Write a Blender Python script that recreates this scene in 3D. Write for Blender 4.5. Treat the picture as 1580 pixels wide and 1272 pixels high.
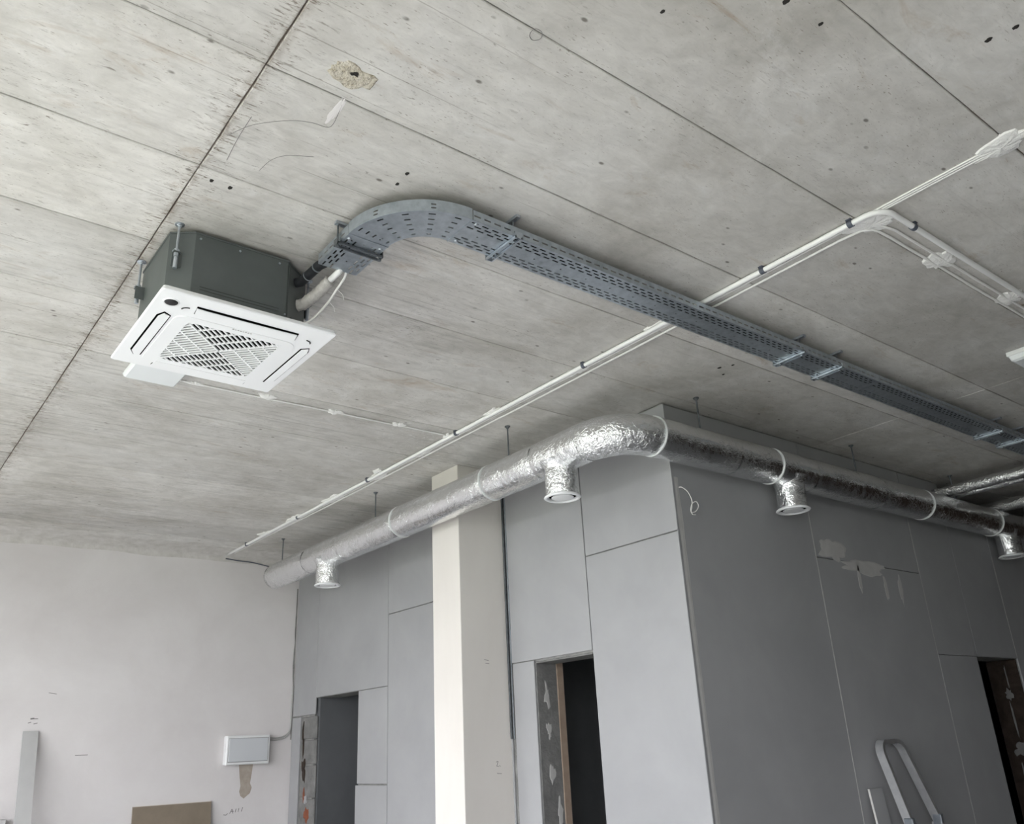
import bpy, math, random
from mathutils import Vector, Matrix, noise

# ------------------------------------------------------------------ clear
for o in list(bpy.data.objects):
    bpy.data.objects.remove(o, do_unlink=True)
scene = bpy.context.scene
col = scene.collection
PI = math.pi
R = math.radians

# ------------------------------------------------------------------ camera
cam_d = bpy.data.cameras.new('camera')
cam = bpy.data.objects.new('camera', cam_d)
col.objects.link(cam)
cam_d.sensor_fit = 'HORIZONTAL'
cam_d.sensor_width = 36.0
cam_d.lens = 36.0 * 1308.97 / 1580.0
cam_d.clip_start = 0.05
cam_d.clip_end = 300
RX = Vector((0.7890, -0.6127, -0.0457))
DN = Vector((0.1933, 0.3182, -0.9281))
FW = Vector((0.5831, 0.7235, 0.3695))
FW.normalize(); RX = (RX - FW * RX.dot(FW)).normalized(); UP = RX.cross(FW)
m = Matrix((RX, UP, -FW)).transposed().to_4x4()
m.translation = Vector((0, 0, 1.55))
cam.matrix_world = m
scene.camera = cam

# ------------------------------------------------------------------ world, daylight, exposure
world = bpy.data.worlds.new('overcast_sky')
scene.world = world
world.use_nodes = True
bg = world.node_tree.nodes['Background']
bg.inputs['Color'].default_value = (0.955, 0.965, 1.0, 1)
bg.inputs['Strength'].default_value = 14.5
sun_d = bpy.data.lights.new('floor_bounce_sun', 'SUN')      # added hazy sun, none seen; its floor patch bounces light to the ceiling
sun_d.energy = 45.0
sun_d.angle = R(6)
sun_d.color = (1.0, 1.0, 1.0)
sun = bpy.data.objects.new('floor_bounce_sun', sun_d)
col.objects.link(sun)
sun.rotation_euler = (0, -R(90 - 43), 0)
vs = scene.view_settings
vs.view_transform = 'Standard'
vs.look = 'None'
vs.exposure = -0.38
vs.gamma = 1.0
vs.use_curve_mapping = False
scene.cycles.max_bounces = 14
scene.cycles.diffuse_bounces = 8
scene.cycles.glossy_bounces = 4
scene.cycles.sample_clamp_indirect = 12.0

CE = 3.60          # ceiling height
XW = -1.90         # window wall (left of the camera)
XD = 3.963         # light drywall partition with the two openings
YB = 8.82          # plastered wall at the back
YC = 3.37          # dark drywall partition
XF = 12.0          # far end of the room on the right
YR = -4.5          # wall behind the camera
WIN = [(-3.2, -1.1), (-0.8, 1.3), (1.6, 3.7), (4.0, 5.9), (6.3, 7.7)]   # window openings along the left wall
WZ0, WZ1 = 0.90, 3.25

for (a, b) in WIN:   # portals in the window openings (they only guide sky sampling)
    ld = bpy.data.lights.new('window_portal', 'AREA')
    ld.shape = 'RECTANGLE'; ld.size = WZ1 - WZ0; ld.size_y = b - a
    ld.cycles.is_portal = True
    lo = bpy.data.objects.new('window_portal', ld)
    col.objects.link(lo)
    lo.location = (XW - 0.02, (a + b) / 2, (WZ0 + WZ1) / 2)
    lo.rotation_euler = (0, -PI / 2, 0)

# ------------------------------------------------------------------ materials
def _n(nt, typ, **kw):
    n = nt.nodes.new(typ)
    for k, v in kw.items():
        setattr(n, k, v)
    return n

def new_mat(name, color, rough=0.6, metal=0.0, spec=0.5):
    mt = bpy.data.materials.new(name)
    mt.use_nodes = True
    b = mt.node_tree.nodes['Principled BSDF']
    b.inputs['Base Color'].default_value = (*color, 1)
    b.inputs['Roughness'].default_value = rough
    b.inputs['Metallic'].default_value = metal
    b.inputs['Specular IOR Level'].default_value = spec
    return mt, mt.node_tree, b

def pos(nt, scale=(1, 1, 1)):
    g = _n(nt, 'ShaderNodeNewGeometry')
    mp = _n(nt, 'ShaderNodeMapping')
    mp.inputs['Scale'].default_value = scale
    nt.links.new(g.outputs['Position'], mp.inputs['Vector'])
    return mp.outputs['Vector']

def tex_noise(nt, vec, scale, detail=6, rough=0.6, dist=0.0):
    t = _n(nt, 'ShaderNodeTexNoise')
    t.inputs['Scale'].default_value = scale
    t.inputs['Detail'].default_value = detail
    t.inputs['Roughness'].default_value = rough
    t.inputs['Distortion'].default_value = dist
    nt.links.new(vec, t.inputs['Vector'])
    return t.outputs['Fac']

def ramp(nt, fac, stops, interp='LINEAR'):
    r = _n(nt, 'ShaderNodeValToRGB')
    r.color_ramp.interpolation = interp
    e = r.color_ramp.elements
    while len(e) < len(stops):
        e.new(0.5)
    for i, (p, c) in enumerate(stops):
        e[i].position = p
        e[i].color = (c, c, c, 1) if not isinstance(c, tuple) else (*c, 1)
    nt.links.new(fac, r.inputs['Fac'])
    return r.outputs['Color']

def mix(nt, a, b, fac, mode='MIX'):
    n = _n(nt, 'ShaderNodeMix', data_type='RGBA', blend_type=mode)
    for sock, v in ((n.inputs['Factor'], fac), (n.inputs['A'], a), (n.inputs['B'], b)):
        if isinstance(v, (int, float)):
            sock.default_value = v
        elif isinstance(v, tuple):
            sock.default_value = (*v, 1)
        else:
            nt.links.new(v, sock)
    return n.outputs['Result']

def math_n(nt, op, a, b=None):
    n = _n(nt, 'ShaderNodeMath', operation=op)
    for i, v in enumerate((a, b)):
        if v is None:
            continue
        if isinstance(v, (int, float)):
            n.inputs[i].default_value = v
        else:
            nt.links.new(v, n.inputs[i])
    return n.outputs[0]

def bump(nt, bsdf, h, strength=0.3, dist=0.01):
    n = _n(nt, 'ShaderNodeBump')
    n.inputs['Strength'].default_value = strength
    n.inputs['Distance'].default_value = dist
    nt.links.new(h, n.inputs['Height'])
    nt.links.new(n.outputs['Normal'], bsdf.inputs['Normal'])

M = {}

def mat_concrete():
    mt, nt, b = new_mat('board_marked_concrete', (0.5, 0.48, 0.44), 0.85, 0, 0.25)
    p = pos(nt)
    oi = _n(nt, 'ShaderNodeObjectInfo')
    sep = _n(nt, 'ShaderNodeSeparateXYZ')
    nt.links.new(p, sep.inputs[0])
    X, Y = sep.outputs[0], sep.outputs[1]
    def near(v, c, w):      # 1 at v=c falling to 0 at distance w
        d = math_n(nt, 'ABSOLUTE', math_n(nt, 'SUBTRACT', v, c))
        return math_n(nt, 'MAXIMUM', math_n(nt, 'SUBTRACT', 1.0, math_n(nt, 'DIVIDE', d, w)), 0.0)
    blotch = tex_noise(nt, p, 1.3, 9, 0.66, 0.5)
    base = ramp(nt, blotch, [(0.30, (0.455, 0.437, 0.405)), (0.5, (0.595, 0.578, 0.552)), (0.72, (0.70, 0.688, 0.67))])
    mott = ramp(nt, tex_noise(nt, pos(nt, (1, 1.8, 1)), 7.5, 6, 0.7, 0.6), [(0.3, 0.86), (0.65, 1.06)])
    base = mix(nt, base, mott, 1.0, 'MULTIPLY')
    # grain of the boards, running along the panels
    g1 = tex_noise(nt, pos(nt, (1.0, 14, 14)), 2.2, 8, 0.72, 0.2)
    grain = ramp(nt, g1, [(0.30, 0.55), (0.48, 0.95), (0.7, 1.08)])
    gmask = ramp(nt, tex_noise(nt, p, 0.9, 3), [(0.42, 0.12), (0.62, 0.8)])
    # formwork on the right half was smoother
    smooth_ = _n(nt, 'ShaderNodeMapRange'); nt.links.new(math_n(nt, 'SUBTRACT', X, math_n(nt, 'MULTIPLY', Y, 0.8)), smooth_.inputs['Value'])
    smooth_.inputs['From Min'].default_value = -0.6; smooth_.inputs['From Max'].default_value = 0.6
    smooth_.inputs['To Min'].default_value = 1.0; smooth_.inputs['To Max'].default_value = 0.25
    gmask = math_n(nt, 'MULTIPLY', gmask, smooth_.outputs[0])
    c = mix(nt, base, mix(nt, base, grain, 1.0, 'MULTIPLY'), gmask)
    # narrow board joints printed between the big ones
    fr = math_n(nt, 'FRACT', math_n(nt, 'DIVIDE', math_n(nt, 'ADD', Y, math_n(nt, 'MULTIPLY', g1, 0.012)), 0.1513))
    ln = math_n(nt, 'LESS_THAN', math_n(nt, 'ABSOLUTE', math_n(nt, 'SUBTRACT', fr, 0.5)), 0.012)
    lm = ramp(nt, tex_noise(nt, pos(nt, (0.6, 5.0, 1)), 1.1, 3, 0.6), [(0.50, 0.0), (0.60, 0.55)])
    c = mix(nt, c, (0.20, 0.18, 0.155), math_n(nt, 'MULTIPLY', ln, math_n(nt, 'MULTIPLY', lm, smooth_.outputs[0])))
    # scratchy dark flecks elongated along the grain, thick along the cross joint
    f1 = tex_noise(nt, pos(nt, (9, 46, 46)), 2.0, 5, 0.75, 0.7)
    fl = ramp(nt, f1, [(0.33, 1.0), (0.40, 0.0)])
    fm = math_n(nt, 'MULTIPLY', ramp(nt, tex_noise(nt, pos(nt, (1.4, 3.0, 3.2)), 1.9, 5, 0.65), [(0.46, 0.0), (0.63, 0.9)]), smooth_.outputs[0])
    seam = math_n(nt, 'MULTIPLY', near(X, 0.74, 0.16), 0.9)
    fm = math_n(nt, 'MINIMUM', math_n(nt, 'ADD', fm, seam), 1.0)
    c = mix(nt, c, (0.16, 0.135, 0.11), math_n(nt, 'MULTIPLY', fl, fm))
    fs_ = math_n(nt, 'MULTIPLY', ramp(nt, f1, [(0.40, 1.0), (0.46, 0.0)]), math_n(nt, 'POWER', near(X, 0.74, 0.13), 1.3))
    c = mix(nt, c, (0.19, 0.155, 0.125), fs_)
    f2 = tex_noise(nt, pos(nt, (22, 90, 46)), 2.0, 3, 0.6, 0.4)
    fl2 = ramp(nt, f2, [(0.31, 0.75), (0.36, 0.0)])
    c = mix(nt, c, (0.20, 0.17, 0.145), math_n(nt, 'MULTIPLY', fl2, ramp(nt, tex_noise(nt, p, 2.2, 3), [(0.40, 0.0), (0.55, 1.0)])))
    # dirty edge beside the cross joint
    dm = math_n(nt, 'MULTIPLY', near(X, 0.74, 0.035), ramp(nt, tex_noise(nt, pos(nt, (6, 3, 1)), 4.0, 6, 0.75), [(0.42, 0.0), (0.6, 0.75)]))
    c = mix(nt, c, (0.24, 0.20, 0.165), dm)
    # small blow holes
    v = _n(nt, 'ShaderNodeTexVoronoi')
    v.inputs['Scale'].default_value = 9.0
    nt.links.new(pos(nt, (0.7, 1.2, 1)), v.inputs['Vector'])
    holes = ramp(nt, v.outputs['Distance'], [(0.05, 1.0), (0.10, 0.0)])
    hm = ramp(nt, tex_noise(nt, p, 2.6, 2), [(0.47, 0.0), (0.55, 0.85)])
    c = mix(nt, c, (0.14, 0.125, 0.11), math_n(nt, 'MULTIPLY', holes, hm))
    # rust stains
    rm = ramp(nt, tex_noise(nt, pos(nt, (1.2, 3.5, 1)), 1.7, 6, 0.72, 0.8), [(0.60, 0.0), (0.74, 0.5)])
    c = mix(nt, c, (0.31, 0.21, 0.12), rm)
    # white lime bloom
    wm = ramp(nt, tex_noise(nt, pos(nt, (1.5, 2.4, 1)), 2.3, 8, 0.78, 0.5), [(0.56, 0.0), (0.74, 0.5)])
    c = mix(nt, c, (0.74, 0.74, 0.745), wm)
    # plaster splashes where the cables were dabbed on
    sp = ramp(nt, tex_noise(nt, pos(nt, (1, 1, 1)), 42, 4, 0.7), [(0.58, 0.0), (0.63, 0.8)])
    sm = math_n(nt, 'MULTIPLY', near(X, 3.0, 0.75), near(Y, 4.75, 1.1))
    sm = ramp(nt, math_n(nt, 'MULTIPLY', sm, tex_noise(nt, p, 3.0, 4)), [(0.12, 0.0), (0.42, 1.0)])
    c = mix(nt, c, (0.72, 0.715, 0.70), math_n(nt, 'MULTIPLY', sp, sm))
    rnd = _n(nt, 'ShaderNodeMapRange')
    rnd.inputs['To Min'].default_value = 0.88
    rnd.inputs['To Max'].default_value = 1.08
    nt.links.new(oi.outputs['Random'], rnd.inputs['Value'])
    c = mix(nt, c, rnd.outputs[0], 1.0, 'MULTIPLY')
    nt.links.new(c, b.inputs['Base Color'])
    h = math_n(nt, 'SUBTRACT', g1, math_n(nt, 'MULTIPLY', fl, 0.8))
    bump(nt, b, h, 0.4, 0.004)
    return mt

def mat_mottled(name, c0, c1, scale=2.0, rough=0.85, bmp=0.15, bscale=60, stretch=(1, 1, 1), metal=0.0, spec=0.3, bdist=0.003):
    mt, nt, b = new_mat(name, c0, rough, metal, spec)
    n1 = tex_noise(nt, pos(nt, stretch), scale, 7, 0.62, 0.3)
    c = ramp(nt, n1, [(0.3, c0), (0.7, c1)])
    nt.links.new(c, b.inputs['Base Color'])
    if bmp:
        bump(nt, b, tex_noise(nt, pos(nt, stretch), bscale, 4, 0.6), bmp, bdist)
    return mt

def mat_foil(name='aluminium_foil', crumple=1.0):
    mt, nt, b = new_mat(name, (0.88, 0.89, 0.90), 0.2, 1.0)
    p = pos(nt)
    n1 = tex_noise(nt, p, 9, 3, 0.5, 1.2)
    n2 = tex_noise(nt, p, 38, 3, 0.5, 1.8)
    v = _n(nt, 'ShaderNodeTexVoronoi', feature='DISTANCE_TO_EDGE')
    v.inputs['Scale'].default_value = 24
    wv = _n(nt, 'ShaderNodeVectorMath', operation='ADD')
    nt.links.new(p, wv.inputs[0])
    nz = _n(nt, 'ShaderNodeTexNoise'); nz.inputs['Scale'].default_value = 12
    nt.links.new(p, nz.inputs['Vector'])
    sc_ = _n(nt, 'ShaderNodeVectorMath', operation='SCALE'); sc_.inputs['Scale'].default_value = 0.12
    nt.links.new(nz.outputs['Color'], sc_.inputs[0])
    nt.links.new(sc_.outputs[0], wv.inputs[1])
    nt.links.new(wv.outputs[0], v.inputs['Vector'])
    edge = ramp(nt, v.outputs['Distance'], [(0.0, 0.0), (0.06, 1.0)])
    patch = ramp(nt, tex_noise(nt, p, 5.0, 2), [(0.38, 0.3), (0.6, 1.0)])
    h = math_n(nt, 'ADD', math_n(nt, 'MULTIPLY', n1, 0.9), math_n(nt, 'MULTIPLY', math_n(nt, 'MULTIPLY', n2, patch), 0.75 * crumple))
    h = math_n(nt, 'ADD', h, math_n(nt, 'MULTIPLY', math_n(nt, 'MULTIPLY', edge, patch), 0.22 * crumple))
    bump(nt, b, h, 0.5, 0.011)
    rr = ramp(nt, n1, [(0.3, 0.11), (0.7, 0.26)])
    nt.links.new(rr, b.inputs['Roughness'])
    return mt

def mat_galv():
    mt, nt, b = new_mat('galvanised_steel', (0.42, 0.45, 0.48), 0.42, 0.95)
    n1 = tex_noise(nt, pos(nt), 28, 5, 0.6)
    c = ramp(nt, n1, [(0.3, (0.40, 0.45, 0.50)), (0.7, (0.56, 0.615, 0.67))])
    nt.links.new(c, b.inputs['Base Color'])
    rr = ramp(nt, n1, [(0.3, 0.30), (0.7, 0.44)])
    nt.links.new(rr, b.inputs['Roughness'])
    return mt

M['concrete'] = mat_concrete()
M['slab'] = mat_mottled('joint_concrete', (0.10, 0.08, 0.06), (0.20, 0.16, 0.13), 6)
M['floor'] = mat_mottled('floor_screed', (0.22, 0.222, 0.222), (0.28, 0.282, 0.282), 1.2)
M['plaster'] = mat_mottled('wall_plaster', (0.64, 0.612, 0.612), (0.74, 0.72, 0.722), 1.1, 0.9, 0.2, 45)
M['plaster_rough'] = mat_mottled('rough_plaster', (0.52, 0.50, 0.475), (0.68, 0.66, 0.64), 12, 0.95, 0.6, 60, bdist=0.01)
M['column'] = mat_mottled('column_plaster', (0.655, 0.625, 0.59), (0.73, 0.705, 0.67), 1.6, 0.88, 0.15, 50, (1, 1, 0.3))
M['drywall'] = mat_mottled('grey_plasterboard', (0.315, 0.318, 0.326), (0.365, 0.368, 0.376), 1.4, 0.8, 0.05, 90)
M['paper'] = mat_mottled('board_edge_paper', (0.62, 0.61, 0.58), (0.74, 0.73, 0.71), 20, 0.9, 0.3, 40)
M['blockwork'] = mat_mottled('rough_blockwork', (0.16, 0.16, 0.155), (0.30, 0.30, 0.29), 9, 0.95, 0.8, 30, bdist=0.02)
M['brick'] = mat_mottled('red_brick', (0.17, 0.055, 0.03), (0.26, 0.09, 0.05), 18, 0.9, 0.5, 60)
M['render'] = mat_mottled('grey_render', (0.13, 0.13, 0.128), (0.24, 0.238, 0.232), 7, 0.92, 0.5, 35, bdist=0.01)
M['brownstrip'] = mat_mottled('brown_board', (0.28, 0.21, 0.16), (0.36, 0.28, 0.22), 12, 0.85)
M['foil'] = mat_foil()
M['foil_crumpled'] = mat_foil('crumpled_foil', 2.2)
M['galv'] = mat_galv()
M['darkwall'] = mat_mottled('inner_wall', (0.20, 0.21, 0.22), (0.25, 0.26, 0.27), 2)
M['gypsum'] = mat_mottled('gypsum_dab', (0.80, 0.79, 0.775), (0.90, 0.90, 0.89), 25, 0.9, 0.6, 70, bdist=0.008)
M['smear'] = mat_mottled('filler_smear', (0.44, 0.435, 0.425), (0.53, 0.525, 0.515), 8, 0.9, 0.2, 30)
M['zinc'] = mat_mottled('zinc_plated_steel', (0.45, 0.50, 0.56), (0.62, 0.66, 0.71), 30, 0.35, 0, metal=0.9)
M['darksteel'] = mat_mottled('dark_strut_steel', (0.13, 0.145, 0.16), (0.22, 0.235, 0.25), 25, 0.45, 0, metal=0.7)
M['casing'] = mat_mottled('grey_sheet_casing', (0.095, 0.108, 0.108), (0.125, 0.138, 0.138), 4, 0.5, 0.03, 90, metal=0.25, spec=0.5)
M['white'] = new_mat('white_abs_plastic', (0.89, 0.90, 0.92), 0.38)[0]
M['whitemetal'] = new_mat('white_lacquer', (0.80, 0.81, 0.82), 0.4)[0]
M['boxdoor'] = new_mat('grey_box_door', (0.60, 0.62, 0.65), 0.4)[0]
M['black'] = new_mat('black_plastic', (0.012, 0.012, 0.013), 0.5)[0]
M['rubber'] = mat_mottled('black_insulation', (0.012, 0.013, 0.016), (0.03, 0.032, 0.038), 20, 0.6, 0.2, 60)
M['clip'] = new_mat('grey_clip', (0.09, 0.10, 0.13), 0.5)[0]
M['pvc'] = new_mat('white_pvc', (0.88, 0.88, 0.88), 0.35)[0]
M['cable'] = new_mat('white_cable', (0.84, 0.835, 0.82), 0.45)[0]
M['cable_grey'] = new_mat('grey_cable', (0.40, 0.40, 0.39), 0.55)[0]
M['tape'] = mat_mottled('grey_wrap_tape', (0.42, 0.40, 0.39), (0.60, 0.58, 0.56), 30, 0.6, 0.5, 50, bdist=0.01)
M['band'] = new_mat('clear_tie_band', (0.70, 0.72, 0.72), 0.35)[0]
M['diffuser'] = new_mat('frosted_cover', (0.80, 0.83, 0.85), 0.3)[0]
M['chipboard'] = mat_mottled('brown_hardboard', (0.20, 0.165, 0.125), (0.27, 0.225, 0.175), 3, 0.7)
M['chipedge'] = new_mat('pale_board_edge', (0.55, 0.50, 0.44), 0.8)[0]
M['alu'] = mat_mottled('ladder_aluminium', (0.66, 0.67, 0.69), (0.80, 0.81, 0.82), 20, 0.32, 0, metal=0.8)
M['pencil'] = new_mat('pencil_mark', (0.22, 0.21, 0.21), 0.9)[0]
M['stain'] = mat_mottled('water_stain', (0.36, 0.31, 0.26), (0.46, 0.41, 0.36), 14, 0.9, 0.1, 40)
M['spall'] = mat_mottled('spalled_concrete', (0.40, 0.35, 0.26), (0.68, 0.64, 0.57), 40, 0.95, 0.9, 60, bdist=0.02)
M['hole'] = new_mat('hole_shade', (0.02, 0.018, 0.016), 0.95)[0]  # near-black, stands for the shade inside drilled holes
M['plank'] = mat_mottled('grey_primed_plank', (0.42, 0.42, 0.42), (0.50, 0.50, 0.50), 3, 0.7)
M['ground'] = mat_mottled('outside_grass', (0.12, 0.13, 0.10), (0.18, 0.19, 0.155), 0.5)
M['darkbrick'] = mat_mottled('dark_masonry', (0.018, 0.013, 0.010), (0.05, 0.036, 0.028), 12, 0.95, 0.6, 40, bdist=0.01)  # dark brown to black masonry
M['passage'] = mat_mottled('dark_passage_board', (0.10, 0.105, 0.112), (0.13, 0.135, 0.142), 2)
M['opening_shade'] = new_mat('shade_black', (0.004, 0.004, 0.004), 1.0, 0, 0.0)[0]  # black stands for the shade inside grille, louvre slots and valves
M['crease_shade'] = new_mat('shaded_crease', (0.06, 0.068, 0.068), 0.5)[0]  # casing colour darkened for the shade of the creases

# ------------------------------------------------------------------ mesh helpers
class MB:
    def __init__(self):
        self.v = []; self.f = []; self.mi = []
    def add(self, vs, fs, mi=0):
        o = len(self.v)
        self.v += [tuple(p) for p in vs]
        self.f += [tuple(i + o for i in f) for f in fs]
        self.mi += [mi] * len(fs)
        return self
    def box(self, x0, x1, y0, y1, z0, z1, mi=0):
        vs = [(x, y, z) for z in (z0, z1) for y in (y0, y1) for x in (x0, x1)]
        fs = [(0, 2, 3, 1), (4, 5, 7, 6), (0, 1, 5, 4), (2, 6, 7, 3), (0, 4, 6, 2), (1, 3, 7, 5)]
        return self.add(vs, fs, mi)
    def cbox(self, x0, x1, y0, y1, z0, z1, c=0.003, mi=0):
        # box with all edges chamfered
        vs = []; idx = {}
        X = (x0, x1); Y = (y0, y1); Z = (z0, z1)
        for i in (0, 1):
            for j in (0, 1):
                for k in (0, 1):
                    sx, sy, sz = (1 if i == 0 else -1), (1 if j == 0 else -1), (1 if k == 0 else -1)
                    for a in range(3):
                        d = [sx * c, sy * c, sz * c]; d[a] = 0
                        idx[(i, j, k, a)] = len(vs)
                        vs.append((X[i] + d[0], Y[j] + d[1], Z[k] + d[2]))
        fs = []
        for a in range(3):
            b, e = [(1, 2), (2, 0), (0, 1)][a]
            for s in (0, 1):
                q = []
                for (u, w) in ((0, 0), (1, 0), (1, 1), (0, 1)):
                    t = [0, 0, 0]; t[a] = s; t[b] = u; t[e] = w
                    q.append(idx[(t[0], t[1], t[2], a)])
                fs.append(tuple(q if s else q[::-1]))
        for a in range(3):            # edges parallel to axis a
            b, e = [(1, 2), (2, 0), (0, 1)][a]
            for u in (0, 1):
                for w in (0, 1):
                    p0 = [0, 0, 0]; p1 = [0, 0, 0]
                    p0[b] = p1[b] = u; p0[e] = p1[e] = w; p0[a] = 0; p1[a] = 1
                    q = (idx[(*p0, b)], idx[(*p1, b)], idx[(*p1, e)], idx[(*p0, e)])
                    fs.append(q if (u + w) % 2 else q[::-1])
        for i in (0, 1):
            for j in (0, 1):
                for k in (0, 1):
                    q = (idx[(i, j, k, 0)], idx[(i, j, k, 1)], idx[(i, j, k, 2)])
                    fs.append(q if (i + j + k) % 2 else q[::-1])
        return self.add(vs, fs, mi)
    def prism(self, poly, z0, z1, mi=0):
        n = len(poly)
        vs = [(x, y, z0) for x, y in poly] + [(x, y, z1) for x, y in poly]
        fs = [tuple(range(n))[::-1], tuple(range(n, 2 * n))]
        fs += [(i, (i + 1) % n, n + (i + 1) % n, n + i) for i in range(n)]
        return self.add(vs, fs, mi)
    def patch_y(self, pts, y, t=0.0015):        # thin feathered dab on a wall facing -Y, pts in (x,z)
        n = len(pts); cx = sum(p[0] for p in pts) / n; cz = sum(p[1] for p in pts) / n
        vs = [(x, y + 0.0008, z) for x, z in pts] + [(cx + (x - cx) * 0.85, y - t, cz + (z - cz) * 0.85) for x, z in pts] + [(cx, y - t, cz)]
        fs = []
        for i in range(n):
            j = (i + 1) % n
            fs += [(i, j, n + j, n + i), (n + i, n + j, 2 * n)]
        return self.add(vs, fs)
    def prism_x(self, poly, x0, x1, mi=0):     # poly in (y,z)
        n = len(poly)
        vs = [(x0, y, z) for y, z in poly] + [(x1, y, z) for y, z in poly]
        fs = [tuple(range(n))[::-1], tuple(range(n, 2 * n))]
        fs += [(i, (i + 1) % n, n + (i + 1) % n, n + i) for i in range(n)]
        return self.add(vs, fs, mi)
    def prism_y(self, poly, y0, y1, mi=0):     # poly in (x,z)
        n = len(poly)
        vs = [(x, y0, z) for x, z in poly] + [(x, y1, z) for x, z in poly]
        fs = [tuple(range(n)), tuple(range(n, 2 * n))[::-1]]
        fs += [(i, n + i, n + (i + 1) % n, (i + 1) % n) for i in range(n)]
        return self.add(vs, fs, mi)
    def tube(self, path, r, seg=10, caps=True, mi=0, rfun=None, flat=None):
        P = [Vector(p) for p in path]
        n = len(P); vs = []; fs = []
        T = []
        for i in range(n):
            t = (P[min(i + 1, n - 1)] - P[max(i - 1, 0)]).normalized()
            T.append(t)
        up = Vector((0, 0, 1)) if abs(T[0].z) < 0.9 else Vector((1, 0, 0))
        a = (up - T[0] * up.dot(T[0])).normalized()
        for i in range(n):
            a = (a - T[i] * a.dot(T[i])).normalized()
            b = T[i].cross(a)
            for k in range(seg):
                th = 2 * PI * k / seg
                rr = r if rfun is None else rfun(i, th)
                ca, sa = math.cos(th), math.sin(th)
                if flat:
                    vs.append(P[i] + a * (ca * flat[0]) + b * (sa * flat[1]))
                else:
                    vs.append(P[i] + a * (ca * rr) + b * (sa * rr))
        for i in range(n - 1):
            for k in range(seg):
                k2 = (k + 1) % seg
                fs.append((i * seg + k, i * seg + k2, (i + 1) * seg + k2, (i + 1) * seg + k))
        if caps:
            fs.append(tuple(range(seg))[::-1])
            fs.append(tuple((n - 1) * seg + k for k in range(seg)))
        return self.add(vs, fs, mi)
    def rod(self, x, y, z0, z1, r, seg=10, mi=0):
        return self.tube([(x, y, z0), (x, y, z1)], r, seg, True, mi)
    def lathe(self, x, y, prof, seg=32, mi=0):   # prof: list of (r,z), axis vertical
        vs = []; fs = []
        for (r, z) in prof:
            for k in range(seg):
                th = 2 * PI * k / seg
                vs.append((x + r * math.cos(th), y + r * math.sin(th), z))
        for i in range(len(prof) - 1):
            for k in range(seg):
                k2 = (k + 1) % seg
                fs.append((i * seg + k, i * seg + k2, (i + 1) * seg + k2, (i + 1) * seg + k))
        return self.add(vs, fs, mi)
    def build(self, name, mat, parent=None, smooth=False, origin=None):
        off = Vector((0, 0, 0))
        if parent is not None:
            off = Vector(parent.get('_o', (0, 0, 0)))
        elif origin is not None:
            off = Vector(origin)
        me = bpy.data.meshes.new(name)
        me.from_pydata([tuple(Vector(p) - off) for p in self.v], [], self.f)
        mats = mat if isinstance(mat, (list, tuple)) else [mat]
        for q in mats:
            me.materials.append(M[q])
        if len(mats) > 1:
            me.polygons.foreach_set('material_index', self.mi)
        if smooth:
            me.polygons.foreach_set('use_smooth', [True] * len(me.polygons))
        me.update()
        o = bpy.data.objects.new(name, me)
        col.objects.link(o)
        o['_o'] = tuple(off)
        if parent is not None:
            o.parent = parent
        else:
            o.location = off
        if smooth == 'auto':
            me.set_sharp_from_angle(angle=R(40))
        return o

def thing(name, label, cat, loc=(0, 0, 0), group=None):
    o = bpy.data.objects.new(name, None)
    o.empty_display_size = 0.05
    col.objects.link(o)
    o.location = loc
    o['_o'] = tuple(loc)
    o['label'] = label; o['category'] = cat
    if group:
        o['group'] = group
    return o

def tag(o, label, cat, group=None):
    o['label'] = label; o['category'] = cat
    if group:
        o['group'] = group
    return o

def struct(o, label=None):
    o['kind'] = 'structure'
    if label:
        o['label'] = label
    return o

def dup(root, loc, label=None):
    r = root.copy(); col.objects.link(r); r.location = loc
    if label:
        r['label'] = label
    for ch in [c for c in col.objects if c.parent == root]:
        c = ch.copy(); col.objects.link(c); c.parent = r
        for g in [q for q in col.objects if q.parent == ch]:
            d = g.copy(); col.objects.link(d); d.parent = c
    return r

def blob(cx, cy, rx, ry, seed, n=22, rough=0.35):
    rnd = random.Random(seed)
    ph = rnd.random() * 50
    pts = []
    for k in range(n):
        th = 2 * PI * k / n
        q = 1 + rough * noise.noise(Vector((math.cos(th) * 1.7 + ph, math.sin(th) * 1.7, ph))) * 1.6 + rnd.uniform(-0.5, 0.5) * rough * 0.6
        pts.append((cx + rx * q * math.cos(th), cy + ry * q * math.sin(th)))
    return pts

def ceiling_dab(cx, cy, rx, ry, seed, thick=0.014, z=CE, mat='gypsum', name='gypsum_dab', rot=0, rough=0.35):
    pts = blob(0, 0, rx, ry, seed, 24, rough)
    ca, sa = math.cos(rot), math.sin(rot)
    pts = [(cx + x * ca - y * sa, cy + x * sa + y * ca) for x, y in pts]
    n = len(pts)
    rnd = random.Random(seed + 7)
    vs = [(x, y, z + 0.004) for x, y in pts]
    vs += [(cx + (x - cx) * 0.9, cy + (y - cy) * 0.9, z - thick * rnd.uniform(0.3, 0.6)) for x, y in pts]
    vs += [(cx + (x - cx) * 0.5, cy + (y - cy) * 0.5, z - thick * rnd.uniform(0.7, 1.0)) for x, y in pts]
    vs.append((cx, cy, z - thick))
    fs = []
    for i in range(n):
        j = (i + 1) % n
        fs += [(i, j, n + j, n + i), (n + i, n + j, 2 * n + j, 2 * n + i), (2 * n + i, 2 * n + j, 3 * n)]
    return MB().add(vs, fs)

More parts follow.
